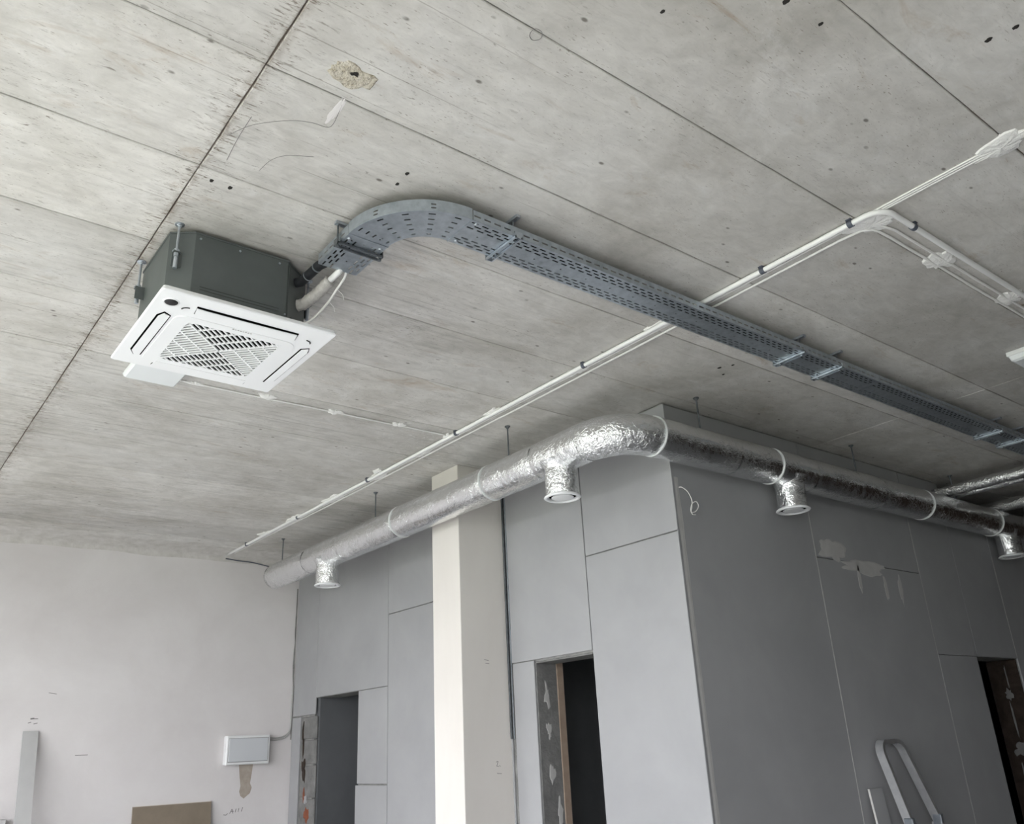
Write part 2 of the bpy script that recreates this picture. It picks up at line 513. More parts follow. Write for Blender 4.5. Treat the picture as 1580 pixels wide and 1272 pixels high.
# ================================================================== THE SETTING
# ---- floor and outside ground
fl = MB().box(XW - 0.3, XF + 0.2, YR - 0.2, YB + 0.3, -0.15, 0).build('floor', 'floor')
struct(fl, 'grey screed floor of the unfinished room')
gr = MB().box(-60, XW - 0.3, -50, 60, -0.35, -0.2).build('ground_outside', 'ground')
struct(gr, 'grassy ground outside the windows')

# ---- ceiling: slab with the concrete panels as cast, one object each
ce = MB().box(XW - 0.3, XF + 0.2, YR - 0.2, YB + 0.3, CE + 0.012, CE + 0.25).build('ceiling', 'slab')
struct(ce, 'raw concrete ceiling with formwork panel joints')
PX = [XW - 0.25, 0.74, 3.157, 5.66, 8.16, XF + 0.1]
PY = [YR - 0.1, -3.4, -2.8, -2.2, -1.6, -1.0, -0.38, 0.235, 0.85, 1.472, 2.073, 2.677, 3.273, 3.878, 4.49, 5.105, 5.80, 6.42, 7.06, 7.66, 8.25, YB + 0.2]
random.seed(4)
for i in range(len(PX) - 1):
    for j in range(len(PY) - 1):
        gx = 0.002 if i in (0, 1) else 0.0015
        x0 = PX[i] + (gx if i else 0); x1 = PX[i + 1] - (0.002 if i == 0 else 0.0015)
        g0 = random.uniform(0.0015, 0.0032); g1 = random.uniform(0.0015, 0.0032)
        dz = random.uniform(0.0, 0.0018)
        # lower edge slightly broken: outline with small jitter, chamfered
        y0 = PY[j] + g0; y1 = PY[j + 1] - g1
        nx = max(4, int((x1 - x0) / 0.12))
        pts = []
        for k in range(nx + 1):
            pts.append((x0 + (x1 - x0) * k / nx, y0 + random.uniform(-0.0012, 0.0016)))
        for k in range(1, 6):
            pts.append((x1 + random.uniform(-0.0022, 0.0006), y0 + (y1 - y0) * k / 6))
        for k in range(nx + 1):
            pts.append((x1 - (x1 - x0) * k / nx, y1 + random.uniform(-0.0016, 0.0012)))
        for k in range(1, 6):
            pts.append((x0 + random.uniform(-0.0006, 0.0022), y1 - (y1 - y0) * k / 6))
        n = len(pts)
        mb = MB()
        cx, cy = (x0 + x1) / 2, (y0 + y1) / 2
        def inset(p):
            return (p[0] + min(1, max(-1, (cx - p[0]) / 0.3)) * 0.0025, p[1] + min(1, max(-1, (cy - p[1]) / 0.28)) * 0.0025)
        low = [inset(p) for p in pts]
        vs = [(p[0], p[1], CE + 0.013) for p in pts] + [(p[0], p[1], CE + 0.003 + dz) for p in pts] + [(p[0], p[1], CE + dz) for p in low]
        fs = [tuple(range(2 * n, 3 * n))[::-1]]
        for k in range(n):
            q = (k + 1) % n
            fs += [(k, n + k, n + q, q), (n + k, 2 * n + k, 2 * n + q, n + q)]
        mb.add(vs, fs)
        mb.build('concrete_panel', 'concrete', ce)

# ---- plastered wall at the back (left in the photograph)
wl = MB().box(XW - 0.3, XF + 0.2, YB, YB + 0.25, 0, CE + 0.1).build('wall_left', 'plaster')
struct(wl, 'pale plastered wall with brown stain and knife cuts')
# rough plaster run where the wall meets the ceiling
mb = MB(); n = 90
rows = []
for k in range(n + 1):
    x = XW + (XD - XW) * k / n
    nz = noise.noise(Vector((x * 1.7, 3.1, 0))) + 0.5 * noise.noise(Vector((x * 6, 1.1, 0)))
    dy = 0.36 + 0.16 * nz
    dz = 0.055 + 0.02 * noise.noise(Vector((x * 2.3, 9, 0)))
    rows.append([(x, YB - max(0.05, dy), CE + 0.003), (x, YB - max(0.04, dy) * 0.75, CE - 0.0035), (x, YB - 0.025, CE - 0.03), (x, YB - 0.008, CE - dz), (x, YB + 0.004, CE - dz - 0.03)])
vs = [p for r_ in rows for p in r_]
fs = [(i * 5 + k, i * 5 + k + 1, (i + 1) * 5 + k + 1, (i + 1) * 5 + k) for i in range(n) for k in range(4)]
mb.add(vs, fs).build('plaster_run', 'plaster_rough', wl, smooth=True)

# ---- window wall on the left, behind the frame edge
mb = MB()
ys = [YR - 0.2] + [v for w in WIN for v in w] + [YB + 0.3]
for k in range(0, len(ys), 2):
    mb.box(XW - 0.3, XW, ys[k], ys[k + 1], 0, CE + 0.1)
for (a, b) in WIN:
    mb.box(XW - 0.3, XW, a, b, 0, WZ0)
    mb.box(XW - 0.3, XW, a, b, WZ1, CE + 0.1)
struct(mb.build('wall_window', 'plaster'), 'plastered outer wall with tall windows')
for i, (a, b) in enumerate(WIN):
    mb = MB()
    for (p, q) in ((a, a + 0.06), (b - 0.06, b), ((a + b) / 2 - 0.04, (a + b) / 2 + 0.04)):
        mb.box(XW - 0.17, XW - 0.1, p, q, WZ0, WZ1)
    mb.box(XW - 0.17, XW - 0.1, a + 0.06, b - 0.06, WZ0, WZ0 + 0.06)
    mb.box(XW - 0.17, XW - 0.1, a + 0.06, b - 0.06, WZ1 - 0.06, WZ1)
    struct(mb.build('window_%d' % (i + 1), 'whitemetal'), 'white framed window in the outer wall')
# ---- other enclosing walls, never in view
struct(MB().box(XW - 0.3, XF + 0.2, YR - 0.2, YR, 0, CE + 0.1).build('wall_rear', 'blockwork'), 'blockwork wall behind the camera')
struct(MB().box(XF, XF + 0.2, YR - 0.2, YB + 0.3, 0, CE + 0.1).build('wall_far', 'darkbrick'), 'dark masonry wall at the far end')

# ---- light partition with two openings (faces the windows)
T = 0.25
D1 = (7.385, 8.235, 2.12); D2 = (4.203, 4.81, 2.12)
mb = MB()
bx0, bx1 = XD + 0.0135, XD + T
mb.box(bx0, bx1, 8.305, YB, 0, CE)                       # pier beside door 1
mb.box(bx0, bx1, D2[1], D1[0], 0, CE)
mb.box(bx0, bx1, YC + 0.02, D2[0], 0, CE)
mb.box(bx0, bx1, D1[0], 8.305, D1[2], CE)
mb.box(bx0, bx1, D2[0], D2[1], D2[2], CE)
wc = mb.build('wall_center', 'blockwork')
struct(wc, 'light grey plasterboard partition with two door openings')

def board_x(y0, y1, z0, z1, proud=0.0, edge=True):
    # a plasterboard sheet on the X-facing partition
    c = 0.0025
    b_ = MB().cbox(XD - proud, XD + 0.0128, y0 + 0.0015, y1 - 0.0015, z0 + 0.0015, z1 - 0.0015, c)
    return b_.build('plasterboard_sheet', 'drywall', wc)
board_x(8.27, 8.795, 1.968, CE - 0.012)
board_x(6.85, 8.27, 2.122, CE - 0.012)
board_x(6.85, 7.385, 1.328, 2.119)
board_x(6.845, 7.405, 0.0, 1.318, 0.004)
board_x(5.09, 6.848, 2.742, CE - 0.012)
board_x(5.09, 6.843, 0.0, 2.738, 0.001)
board_x(4.203, 5.07, 2.132, CE - 0.012)
board_x(4.81, 5.055, 0.0, 2.129)
board_x(YC - 0.011, 4.197, 2.752, CE - 0.012)
board_x(YC - 0.011, 4.197, 0.0, 2.747, 0.001)
# narrow painted strip beside the broken pier at the first opening
MB().cbox(XD - 0.002, XD + 0.0128, 8.60, 8.80, 0, 1.955, 0.003).build('plaster_strip', 'drywall', wc)
# exposed blocks and bricks of the pier
random.seed(11)
zz = 0.0
while zz < 1.95:
    h = 0.235 if zz > 1.2 else 0.30
    top = min(zz + h, 1.955)
    off = random.uniform(-0.006, 0.006)
    MB().cbox(XD + 0.006 + off, XD + 0.03, 8.245, 8.585, zz + 0.006, top - 0.004, 0.008).build('masonry_block', 'render', wc)
    zz += h
def patch_x(pts, x, t):
    n = len(pts); cy_ = sum(p[0] for p in pts) / n; cz_ = sum(p[1] for p in pts) / n
    vs = [(x + 0.004, y_, z_) for y_, z_ in pts] + [(x - t, cy_ + (y_ - cy_) * 0.8, cz_ + (z_ - cz_) * 0.8) for y_, z_ in pts] + [(x - t, cy_, cz_)]
    fs = []
    for i_ in range(n):
        j_ = (i_ + 1) % n
        fs += [(i_, j_, n + j_, n + i_), (n + i_, n + j_, 2 * n)]
    return MB().add(vs, fs)
patch_x(blob(8.40, 1.06, 0.045, 0.075, 5, 20, 0.5), XD + 0.002, 0.004).build('brick_fragment', 'brick', wc)
patch_x(blob(8.47, 1.22, 0.014, 0.06, 6, 16, 0.5), XD + 0.002, 0.003).build('brick_fragment', 'brick', wc)
patch_x(blob(8.43, 1.19, 0.035, 0.045, 9, 18, 0.6), XD + 0.002, 0.003).build('gypsum_dab', 'drywall', wc)
patch_x(blob(8.50, 1.45, 0.05, 0.10, 13, 18, 0.6), XD + 0.002, 0.003).build('mortar_hole_shade', 'darkbrick', wc)  # raised dark patches paint the shade inside missing mortar
patch_x(blob(8.53, 1.75, 0.02, 0.16, 14, 18, 0.6), XD + 0.002, 0.003).build('mortar_hole_shade', 'darkbrick', wc)
# reveals of the second opening: rendered jamb and brown board edge
MB().cbox(XD + 0.014, XD + 0.205, 4.806, 4.825, 0, 2.118, 0.003).build('rendered_jamb', 'render', wc)
MB().cbox(XD + 0.200, XD + 0.262, 4.800, 4.825, 0, 2.118, 0.003).build('board_edge', 'brownstrip', wc)
for k in range(7):
    zc_ = 0.3 + k * 0.27 + random.uniform(-0.05, 0.05)
    pts = blob(XD + random.uniform(0.10, 0.16), zc_, 0.022, random.uniform(0.05, 0.12), 40 + k, 18, 0.6)
    MB().patch_y(pts, 4.8055).build('gypsum_smear', 'smear', wc)
MB().cbox(XD + 0.010, XD + 0.2, 4.21, 4.80, 2.108, 2.119, 0.003).build('lintel', 'render', wc)
# steel track beside the column
MB().box(XD - 0.012, XD - 0.001, 5.082, 5.100, 1.62, CE - 0.02).build('steel_track', 'darksteel', wc)
MB().box(XD - 0.006, XD - 0.001, 5.060, 5.070, 1.62, CE - 0.02).build('steel_track', 'galv', wc)

# ---- dark partition (faces the camera, away from the windows)
D3 = (7.527, 8.29, 2.09)
mb = MB()
by0, by1 = YC + 0.0135, YC + T
mb.box(XD + 0.014, D3[0], by0, by1, 0, CE)
mb.box(D3[1], XF, by0, by1, 0, 3.30)
mb.box(D3[0], D3[1], by0, by1, D3[2], 3.30)
wr = mb.build('wall_right', 'blockwork')
struct(wr, 'dark grey plasterboard partition with a black door opening')
def board_y(x0, x1, z0, z1, proud=0.0):
    return MB().cbox(x0 + 0.0012, x1 - 0.0012, YC - proud, YC + 0.0128, z0 + 0.0012, z1 - 0.0012, 0.002).build('plasterboard_sheet', 'drywall', wr)
board_y(XD + 0.014, 5.428, 0, CE - 0.014)
board_y(5.43, 6.865, 2.727, CE - 0.016)
board_y(5.43, 6.880, 0, 2.723, 0.001)
board_y(6.885, D3[0], 0, 2.09)
board_y(6.87, 7.54, 2.092, CE - 0.018)
board_y(7.541, 8.29, 2.092, 3.30)
board_y(8.293, 9.7, 0, 3.30)
board_y(9.703, 11.1, 0, 3.30)
# joint filler: corner, vertical joints and the smear round the cross joint
def strip_y(x, z0, z1, w, seed, mat='smear'):
    n = 40; L = []; Rr = []
    for k in range(n + 1):
        z = z0 + (z1 - z0) * k / n
        L.append((x - w * (0.6 + 0.7 * abs(noise.noise(Vector((z * 3, seed, 0))))), z))
        Rr.append((x + w * (0.6 + 0.7 * abs(noise.noise(Vector((z * 3, seed + 9, 0))))), z))
    vs = []; fs = []
    for k in range(n + 1):
        vs += [(L[k][0], YC - 0.0002, L[k][1]), (x, YC - 0.0018, L[k][1]), (Rr[k][0], YC - 0.0002, Rr[k][1])]
    for k in range(n):
        a = k * 3
        fs += [(a, a + 1, a + 4, a + 3), (a + 1, a + 2, a + 5, a + 4)]
    return MB().add(vs, fs)
strip_y(5.429, 0, 3.1, 0.008, 2).build('joint_filler', 'smear', wr)
strip_y(6.875, 0, 3.15, 0.010, 5).build('joint_filler', 'smear', wr)
strip_y(8.291, 2.1, 3.0, 0.010, 7).build('joint_filler', 'smear', wr)
strip_y(XD + 0.050, 0, 3.1, 0.028, 12).build('corner_filler', 'smear', wr)
for (x, z, rx, rz, sd) in ((5.66, 2.79, 0.15, 0.075, 31), (6.08, 2.70, 0.36, 0.05, 32), (6.30, 2.56, 0.025, 0.10, 3), (6.52, 2.57, 0.03, 0.12, 8), (5.95, 2.60, 0.02, 0.10, 6)):
    MB().patch_y(blob(x, z, rx, rz, sd, 30, 0.35), YC - 0.001).build('filler_smear', 'smear', wr)
# ---- rooms behind the partitions
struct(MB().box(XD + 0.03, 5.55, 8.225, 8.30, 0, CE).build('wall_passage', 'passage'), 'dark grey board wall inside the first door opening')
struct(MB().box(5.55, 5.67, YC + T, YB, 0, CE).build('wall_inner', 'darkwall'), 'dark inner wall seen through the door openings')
struct(MB().cbox(8.268, 8.289, YC + 0.016, YC + T + 0.02, 0, 2.088, 0.004).build('trim_1', 'darkbrick'), 'dark masonry jamb of the black door opening')
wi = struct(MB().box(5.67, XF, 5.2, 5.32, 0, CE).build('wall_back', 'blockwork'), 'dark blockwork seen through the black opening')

# ---- column
mb = MB().cbox(3.548, XD + 0.012, 5.106, 5.468, 0, CE + 0.006, 0.004)
cl = mb.build('wall_column', 'column')
struct(cl, 'white plastered column standing against the partition')
def stroke(p, q, w, y):
    d = Vector((q[0] - p[0], q[1] - p[1])); nn = Vector((-d.y, d.x)).normalized() * w
    return [(p[0] + nn.x, p[1] + nn.y), (p[0] - nn.x, p[1] - nn.y), (q[0] - nn.x, q[1] - nn.y), (q[0] + nn.x, q[1] + nn.y)]
mb = MB()
for p, q in (((3.745, 2.16), (3.785, 2.155)), ((3.755, 2.135), (3.79, 2.132)), ((3.82, 1.475), (3.838, 1.478)), ((3.838, 1.478), (3.824, 1.448)), ((3.824, 1.448), (3.842, 1.445)), ((3.848, 1.452), (3.856, 1.445)), ((3.825, 1.402), (3.865, 1.398))):
    mb.prism_y(stroke(p, q, 0.0018, 0), 5.1050, 5.1062)
mb.build('pencil_mark', 'pencil', cl)

# ================================================================== CASSETTE AIR CONDITIONER
AC = (1.095, 3.335, 3.22)
ac = thing('ceiling_cassette', 'ceiling cassette air conditioner with white square grille and dark grey casing', 'air conditioner', AC)
px0, px1, py0, py1 = 0.732, 1.456, 2.966, 3.696
oct_ = [(0.865, 3.075), (1.265, 3.075), (1.40, 3.19), (1.40, 3.50), (1.31, 3.60), (0.88, 3.60), (0.78, 3.50), (0.78, 3.135)]
body = MB().prism(oct_, 3.249, 3.575).build('casing', 'casing', ac)
lip = [(1.09 + (x - 1.09) * 1.012, 3.335 + (y - 3.335) * 1.012) for x, y in oct_]
MB().prism(lip, 3.572, 3.580).build('top_flange', 'casing', ac)
# embossed creases, their shade painted darker, and screws on the front of the casing
for zc_ in (3.335, 3.322):
    MB().box(0.90, 1.235, 3.0735, 3.0755, zc_ - 0.0012, zc_ + 0.0012).build('crease_shade', 'crease_shade', body)
for xs in (0.885, 1.05, 1.225):
    MB().tube([(xs, 3.0755, 3.553), (xs, 3.071, 3.553)], 0.005, 8).build('screw', 'zinc', body)
MB().tube([(1.262, 3.0755, 3.315), (1.262, 3.071, 3.315)], 0.004, 8).build('screw', 'zinc', body)
# service plate with pipe ports on the chamfered corner
def on_chamfer(t, z, out=0.0):
    a = Vector((1.265, 3.075)); b = Vector((1.40, 3.19)); d = b - a
    nn = Vector((d.y, -d.x)).normalized()
    q = a + d * t + nn * out
    return (q.x, q.y, z)
def chamfer_plate(t0, t1, z0, z1, o):
    vs = [on_chamfer(t, z, d) for d in (-0.002, o) for t, z in ((t0, z0), (t1, z0), (t1, z1), (t0, z1))]
    return MB().add(vs, [(0, 1, 2, 3)[::-1], (4, 5, 6, 7), (0, 1, 5, 4), (1, 2, 6, 5), (2, 3, 7, 6), (3, 0, 4, 7)])
chamfer_plate(0.06, 0.94, 3.29, 3.565, 0.003).build('service_plate', 'casing', ac)
chamfer_plate(0.18, 0.55, 3.275, 3.315, 0.012).build('wiring_box', 'black', ac)
# body of the panel: rounded-edge slab with sloping rim
def rr(x0, x1, y0, y1, r, n=6):
    pts = []
    for (cx, cy, a0) in ((x1 - r, y1 - r, 0), (x0 + r, y1 - r, 90), (x0 + r, y0 + r, 180), (x1 - r, y0 + r, 270)):
        for k in range(n + 1):
            th = R(a0 + 90 * k / n)
            pts.append((cx + r * math.cos(th), cy + r * math.sin(th)))
    return pts
def loft(rings, cap0=True, cap1=True, mb=None):
    mb = mb or MB()
    n = len(rings[0]); vs = [p for r_ in rings for p in r_]; fs = []
    for i in range(len(rings) - 1):
        for k in range(n):
            q = (k + 1) % n
            fs.append((i * n + k, i * n + q, (i + 1) * n + q, (i + 1) * n + k))
    if cap0: fs.append(tuple(range(n))[::-1])
    if cap1: fs.append(tuple((len(rings) - 1) * n + k for k in range(n)))
    return mb.add(vs, fs)
def ring(d, z, r=0.012):
    return [(x, y, z) for x, y in rr(px0 + d, px1 - d, py0 + d, py1 - d, max(r - d * 0.2, 0.004))]
gx, gy, gh = 1.095, 3.372, 0.198            # grille centre and half size
gx0, gx1, gy0, gy1 = gx - gh, gx + gh, gy - gh, gy + gh
# panel face is a frame round the intake opening
def frame_loft(outer, inner):
    n = len(outer)
    return outer + inner, [(k, (k + 1) % n, n + (k + 1) % n, n + k) for k in range(n)]
def inner_ring(z, d=0.0, r=0.035):
    return [(x, y, z) for x, y in rr(gx0 - d, gx1 + d, gy0 - d, gy1 + d, r)]
mb = MB()
loft([ring(0.016, 3.250), ring(0.007, 3.244), ring(0.0, 3.229), ring(0.0, 3.2245), ring(0.004, 3.2210), inner_ring(3.220, 0.0), inner_ring(3.245, 0.0)], True, False, mb)
panel = mb.build('front_panel', 'white', ac)
MB().prism(rr(gx0 - 0.001, gx1 + 0.001, gy0 - 0.001, gy1 + 0.001, 0.035), 3.2227, 3.2400).build('plenum_shade', 'opening_shade', ac)  # black slab close behind the slats paints the shade inside
# slightly raised square round the grille
gfr = MB()
o_ = [(x, y) for x, y in rr(gx0 - 0.058, gx1 + 0.058, gy0 - 0.045, gy1 + 0.06, 0.05)]
i_ = [(x, y) for x, y in rr(gx0, gx1, gy0, gy1, 0.035)]
loft([[(x, y, 3.2205) for x, y in o_], [(x * 0.997 + gx * 0.003, y * 0.997 + gy * 0.003, 3.2175) for x, y in o_], [(x, y, 3.217) for x, y in i_], [(x, y, 3.232) for x, y in i_]], False, False, gfr)
grille = gfr.build('intake_grille', 'white', ac)
# slats: four triangles, slats at 45 degrees
def clip_poly(p, d, poly):
    t0, t1 = -9, 9
    n = len(poly)
    for i in range(n):
        a = Vector(poly[i]); b = Vector(poly[(i + 1) % n]); e = b - a
        nn = Vector((-e.y, e.x))
        num = (Vector(p) - a).dot(nn); den = Vector(d).dot(nn)
        if abs(den) < 1e-9:
            if num < 0: return None
            continue
        t = -num / den
        if den > 0: t0 = max(t0, t)
        else: t1 = min(t1, t)
    return (t0, t1) if t1 - t0 > 0.006 else None
C0 = (gx, gy)
cor = [(gx0, gy0), (gx1, gy0), (gx1, gy1), (gx0, gy1)]
s2 = math.sqrt(0.5)
pitch = 0.0208
sz0, sz1 = 3.2168, 3.2226
def bar(mb, a, b, w, z0, z1):
    d = (b - a).normalized(); nn = Vector((-d.y, d.x)) * w
    vs = [(q.x, q.y, z) for z in (z0, z1) for q in (a + nn, a - nn, b - nn, b + nn)]
    mb.add(vs, [(0, 1, 2, 3), (7, 6, 5, 4), (0, 4, 5, 1), (1, 5, 6, 2), (2, 6, 7, 3), (3, 7, 4, 0)])
    return mb
for q in range(4):
    tri = [cor[q], cor[(q + 1) % 4], C0]
    d = Vector((s2, s2)) if q in (0, 2) else Vector((s2, -s2))
    e = Vector((d.y, -d.x))
    for k in range(-16, 17):
        p = Vector(C0) + e * (k * pitch)
        t = clip_poly(p, d, tri)
        if t:
            bar(MB(), p + d * (t[0] - 0.002), p + d * (t[1] + 0.002), 0.0034, sz0, sz1).build('slat', 'white', grille)
    for k in range(-5, 6):
        p = Vector(C0) + d * (k * 0.066)
        t = clip_poly(p, e, tri)
        if t:
            bar(MB(), p + e * (t[0] - 0.002), p + e * (t[1] + 0.002), 0.0036, sz0 + 0.0002, sz1).build('cross_rib', 'white', grille)
for (a, b) in ((cor[0], cor[2]), (cor[1], cor[3])):
    va, vb = Vector(a), Vector(b); dd = (vb - va).normalized()
    bar(MB(), va + dd * 0.014, vb - dd * 0.014, 0.004, sz0 - 0.0004, sz1).build('cross_rib', 'white', grille)
# air louvres with black slabs painting the shade of their slots
def louvre(poly_slot, poly_vane):
    MB().prism(poly_slot, 3.2188, 3.2225).build('slot_shade', 'opening_shade', ac)
    MB().prism(poly_vane, 3.2160, 3.2205).build('louvre', 'white', ac)
louvre([(0.888, 3.032), (1.315, 3.036), (1.325, 3.100), (0.895, 3.097)],
       [(0.8895, 3.0440), (0.93, 3.0470), (1.10, 3.0500), (1.25, 3.0500), (1.312, 3.0475), (1.322, 3.099), (0.8975, 3.096)])
louvre([(0.892, 3.655), (1.315, 3.655), (1.312, 3.602), (0.897, 3.602)],
       [(0.894, 3.652), (1.312, 3.652), (1.309, 3.6055), (0.900, 3.6055)])
louvre([(0.776, 3.18), (0.795, 3.14), (0.826, 3.160), (0.829, 3.58), (0.800, 3.59), (0.776, 3.545)],
       [(0.7835, 3.185), (0.797, 3.150), (0.8215, 3.163), (0.8225, 3.577), (0.802, 3.587), (0.7835, 3.548)])
louvre([(1.381, 3.165), (1.412, 3.14), (1.424, 3.18), (1.424, 3.545), (1.405, 3.585), (1.381, 3.578)],
       [(1.3870, 3.168), (1.411, 3.146), (1.4205, 3.184), (1.4205, 3.543), (1.404, 3.581), (1.3870, 3.575)])
# corner accents
for (x, y, sx) in ((0.862, 3.060, -1), (1.372, 3.075, 1)):
    pts = [(x + sx * 0.030 * math.cos(R(a)) - sx * 0.01, y + 0.022 * math.sin(R(a)) + 0.02) for a in range(-80, 1, 16)]
    MB().tube([(p[0], p[1], 3.2185) for p in pts], 0.0028, 6).build('corner_seam', 'black', ac)
# sensor eye on the corner
s_ = MB(); s_.lathe(0.7925, 3.050, [(0.0, 3.2155), (0.018, 3.2158), (0.025, 3.218), (0.026, 3.2215)], 28)
s_.build('sensor_eye', 'black', ac, smooth=True)
s_ = MB(); s_.lathe(0.7925, 3.050, [(0.026, 3.2180), (0.030, 3.2175), (0.032, 3.2215)], 28)
s_.build('sensor_ring', 'whitemetal', ac, smooth=True)
# tiny grey badge strokes
mb = MB()
for k in range(8):
    xx = 1.067 + k * 0.0108
    mb.box(xx, xx + 0.007, 3.1355 - (0.004 if k == 0 else 0.002), 3.1395, 3.2164, 3.2172)
mb.build('badge', 'cable_grey', ac)
# suspension brackets, rods and nuts
for (x, y, sx, sy) in ((0.800, 3.090, -1, -1), (1.425, 3.215, 1, -1), (0.757, 3.46, -1, 1), (1.425, 3.46, 1, 1)):
    MB().rod(x, y, 3.40, CE + 0.01, 0.005, 8).build('threaded_rod', 'zinc', ac)
    mb = MB()
    mb.box(x - 0.014, x + 0.014, y - 0.014, y + 0.014, 3.466, 3.470)
    mb.box(x - 0.014 if sx < 0 else x - 0.030, x + (0.030 if sx < 0 else 0.014), y + (0.012 if sy < 0 else -0.016), y + (0.016 if sy < 0 else -0.012), 3.41, 3.470)
    mb.build('hanger_bracket', 'casing', ac)
    mb = MB()
    mb.lathe(x, y, [(0.0, 3.482), (0.010, 3.482), (0.010, 3.472), (0.017, 3.472), (0.017, 3.468), (0, 3.468)], 10)
    mb.lathe(x, y, [(0.0, 3.464), (0.010, 3.464), (0.010, 3.448), (0, 3.448)], 6)
    mb.rod(x, y, 3.395, 3.446, 0.0085, 10)
    mb.build('nut', 'zinc', ac)
    MB().lathe(x, y, [(0, CE - 0.010), (0.010, CE - 0.010), (0.011, CE - 0.004), (0.019, CE - 0.003), (0.019, CE + 0.001)], 16).build('washer', 'zinc', ac)

# ================================================================== CABLE TRAY
TZ = 3.50
TY0, TY1 = 2.277, 2.455         # long run
LX0, LX1 = 1.328, 1.506         # leg towards the cassette
BCX, BCY = 1.684, 2.633         # bend centre
TW = TY1 - TY0
TH = 0.048
TXE = 9.2
tray = thing('cable_tray', 'long perforated galvanised cable tray curving from the cassette across the ceiling', 'cable tray', (BCX, TY0, TZ))

def sheet(fmap, sb, tb, hole, name):
    vs = []; fs = []; nt_ = len(tb)
    for s in sb:
        for t in tb:
            vs.append(fmap(s, t))
    for i in range(len(sb) - 1):
        for j in range(len(tb) - 1):
            if not hole((sb[i] + sb[i + 1]) / 2, (tb[j] + tb[j + 1]) / 2):
                fs.append((i * nt_ + j, i * nt_ + j + 1, (i + 1) * nt_ + j + 1, (i + 1) * nt_ + j))
    used = sorted({i for f in fs for i in f}); rm_ = {a: b for b, a in enumerate(used)}
    o = MB().add([vs[i] for i in used], [tuple(rm_[i] for i in f) for f in fs]).build(name, 'galv', tray)
    md = o.modifiers.new('thickness', 'SOLIDIFY'); md.thickness = 0.0014; md.offset = 0
    return o

SP = 0.050; SL = 0.032; SW = 0.0080
ROWS = [0.016, 0.034, 0.052, 0.126, 0.144, 0.162]      # slot rows over the width
SMALL = 0.089
def straight(fm_bottom, fm_w0, fm_w1, length, nm):
    n = int(length / SP)
    sb = {0.0, length}
    for k in range(n + 1):
        for off in (0.0, SP / 2):
            a = k * SP + off + 0.004
            if a + SL < length - 0.004:
                sb |= {round(a, 5), round(a + SL, 5)}
    sb = sorted(sb)
    tb = {0.0, TW}
    for r_ in ROWS:
        tb |= {round(r_ - SW / 2, 5), round(r_ + SW / 2, 5)}
    tb |= {SMALL - 0.003, SMALL + 0.003}
    tb = sorted(tb)
    def hole(s, t):
        if s > length - 0.03: return False
        for i, r_ in enumerate(ROWS):
            if abs(t - r_) < SW / 2:
                off = (SP / 2 if i % 2 else 0.0) + 0.004
                u = (s - off) % SP
                return 0 < u < SL and s > off
        if abs(t - SMALL) < 0.003:
            return (int((s - 0.004) / (SP / 2))) % 6 == 3 and ((s - 0.004) % (SP / 2)) < 0.006
        return False
    sheet(fm_bottom, sb, tb, hole, nm)
    wb = sorted({0.0, 0.018, 0.0255, TH})
    def whole(s, t):
        return 0.018 < t < 0.0255 and 0 < (s - 0.004) % SP < SL and s < length - 0.03
    sheet(fm_w0, sb, wb, whole, 'side_flange')
    sheet(fm_w1, sb, wb, whole, 'side_flange')

def run_at(x0):
    return (lambda s, t: (x0 + s, TY0 + t, TZ)), (lambda s, t: (x0 + s, TY0, TZ + t)), (lambda s, t: (x0 + s, TY1, TZ + t))
straight(*run_at(BCX + 0.004), 2.996, 'tray_bottom')
straight(*run_at(BCX + 3.003), 2.996, 'tray_bottom')
straight(*run_at(BCX + 6.002), TXE - BCX - 6.002, 'tray_bottom')
yL = 2.905
straight(lambda s, t: (LX0 + t, yL - s, TZ), lambda s, t: (LX0, yL - s, TZ + t), lambda s, t: (LX1, yL - s, TZ + t), yL - BCY - 0.004, 'tray_bottom')
# bend: radial rows of short slots
ri, ro = BCX - LX1, BCX - LX0
nang = 48
angs = set(); sl = []
for k in range(nang + 1):
    angs.add(round(90 * k / nang, 4))
for ac_ in (9, 27, 45, 63, 81):
    sl.append((ac_ - 2.4, ac_ + 2.4)); angs |= {round(ac_ - 2.4, 4), round(ac_ + 2.4, 4)}
angs = sorted(angs)
rows_b = [0.02, 0.055, 0.089, 0.123, 0.158]
tb = {0.0, TW}
for r_ in rows_b: tb |= {round(r_ - 0.0035, 5), round(r_ + 0.0035, 5)}
tb = sorted(tb)
def bend_map(s, t):
    a = R(180 + s); rad = ro - t
    return (BCX + rad * math.cos(a), BCY + rad * math.sin(a), TZ)
def bend_hole(s, t):
    return any(a < s < b for a, b in sl) and any(abs(t - r_) < 0.0035 for r_ in rows_b)
sheet(bend_map, angs, tb, bend_hole, 'bend_bottom')
def bw(rad):
    return lambda s, t: (BCX + rad * math.cos(R(180 + s)), BCY + rad * math.sin(R(180 + s)), TZ + t)
wsl = [(24, 27.2), (62, 65.2)]
wa = sorted(set([90 * k / nang for k in range(nang + 1)]) | {v for q in wsl for v in q} | {6.0, 8.6})
wh = lambda s, t: (any(a < s < b for a, b in wsl) and (0.012 < t < 0.018 or 0.028 < t < 0.034))
for rad in (ro, ri):
    sheet(bw(rad), wa, sorted({0.0, 0.012, 0.018, 0.028, 0.034, TH + 0.004}), wh, 'bend_flange')
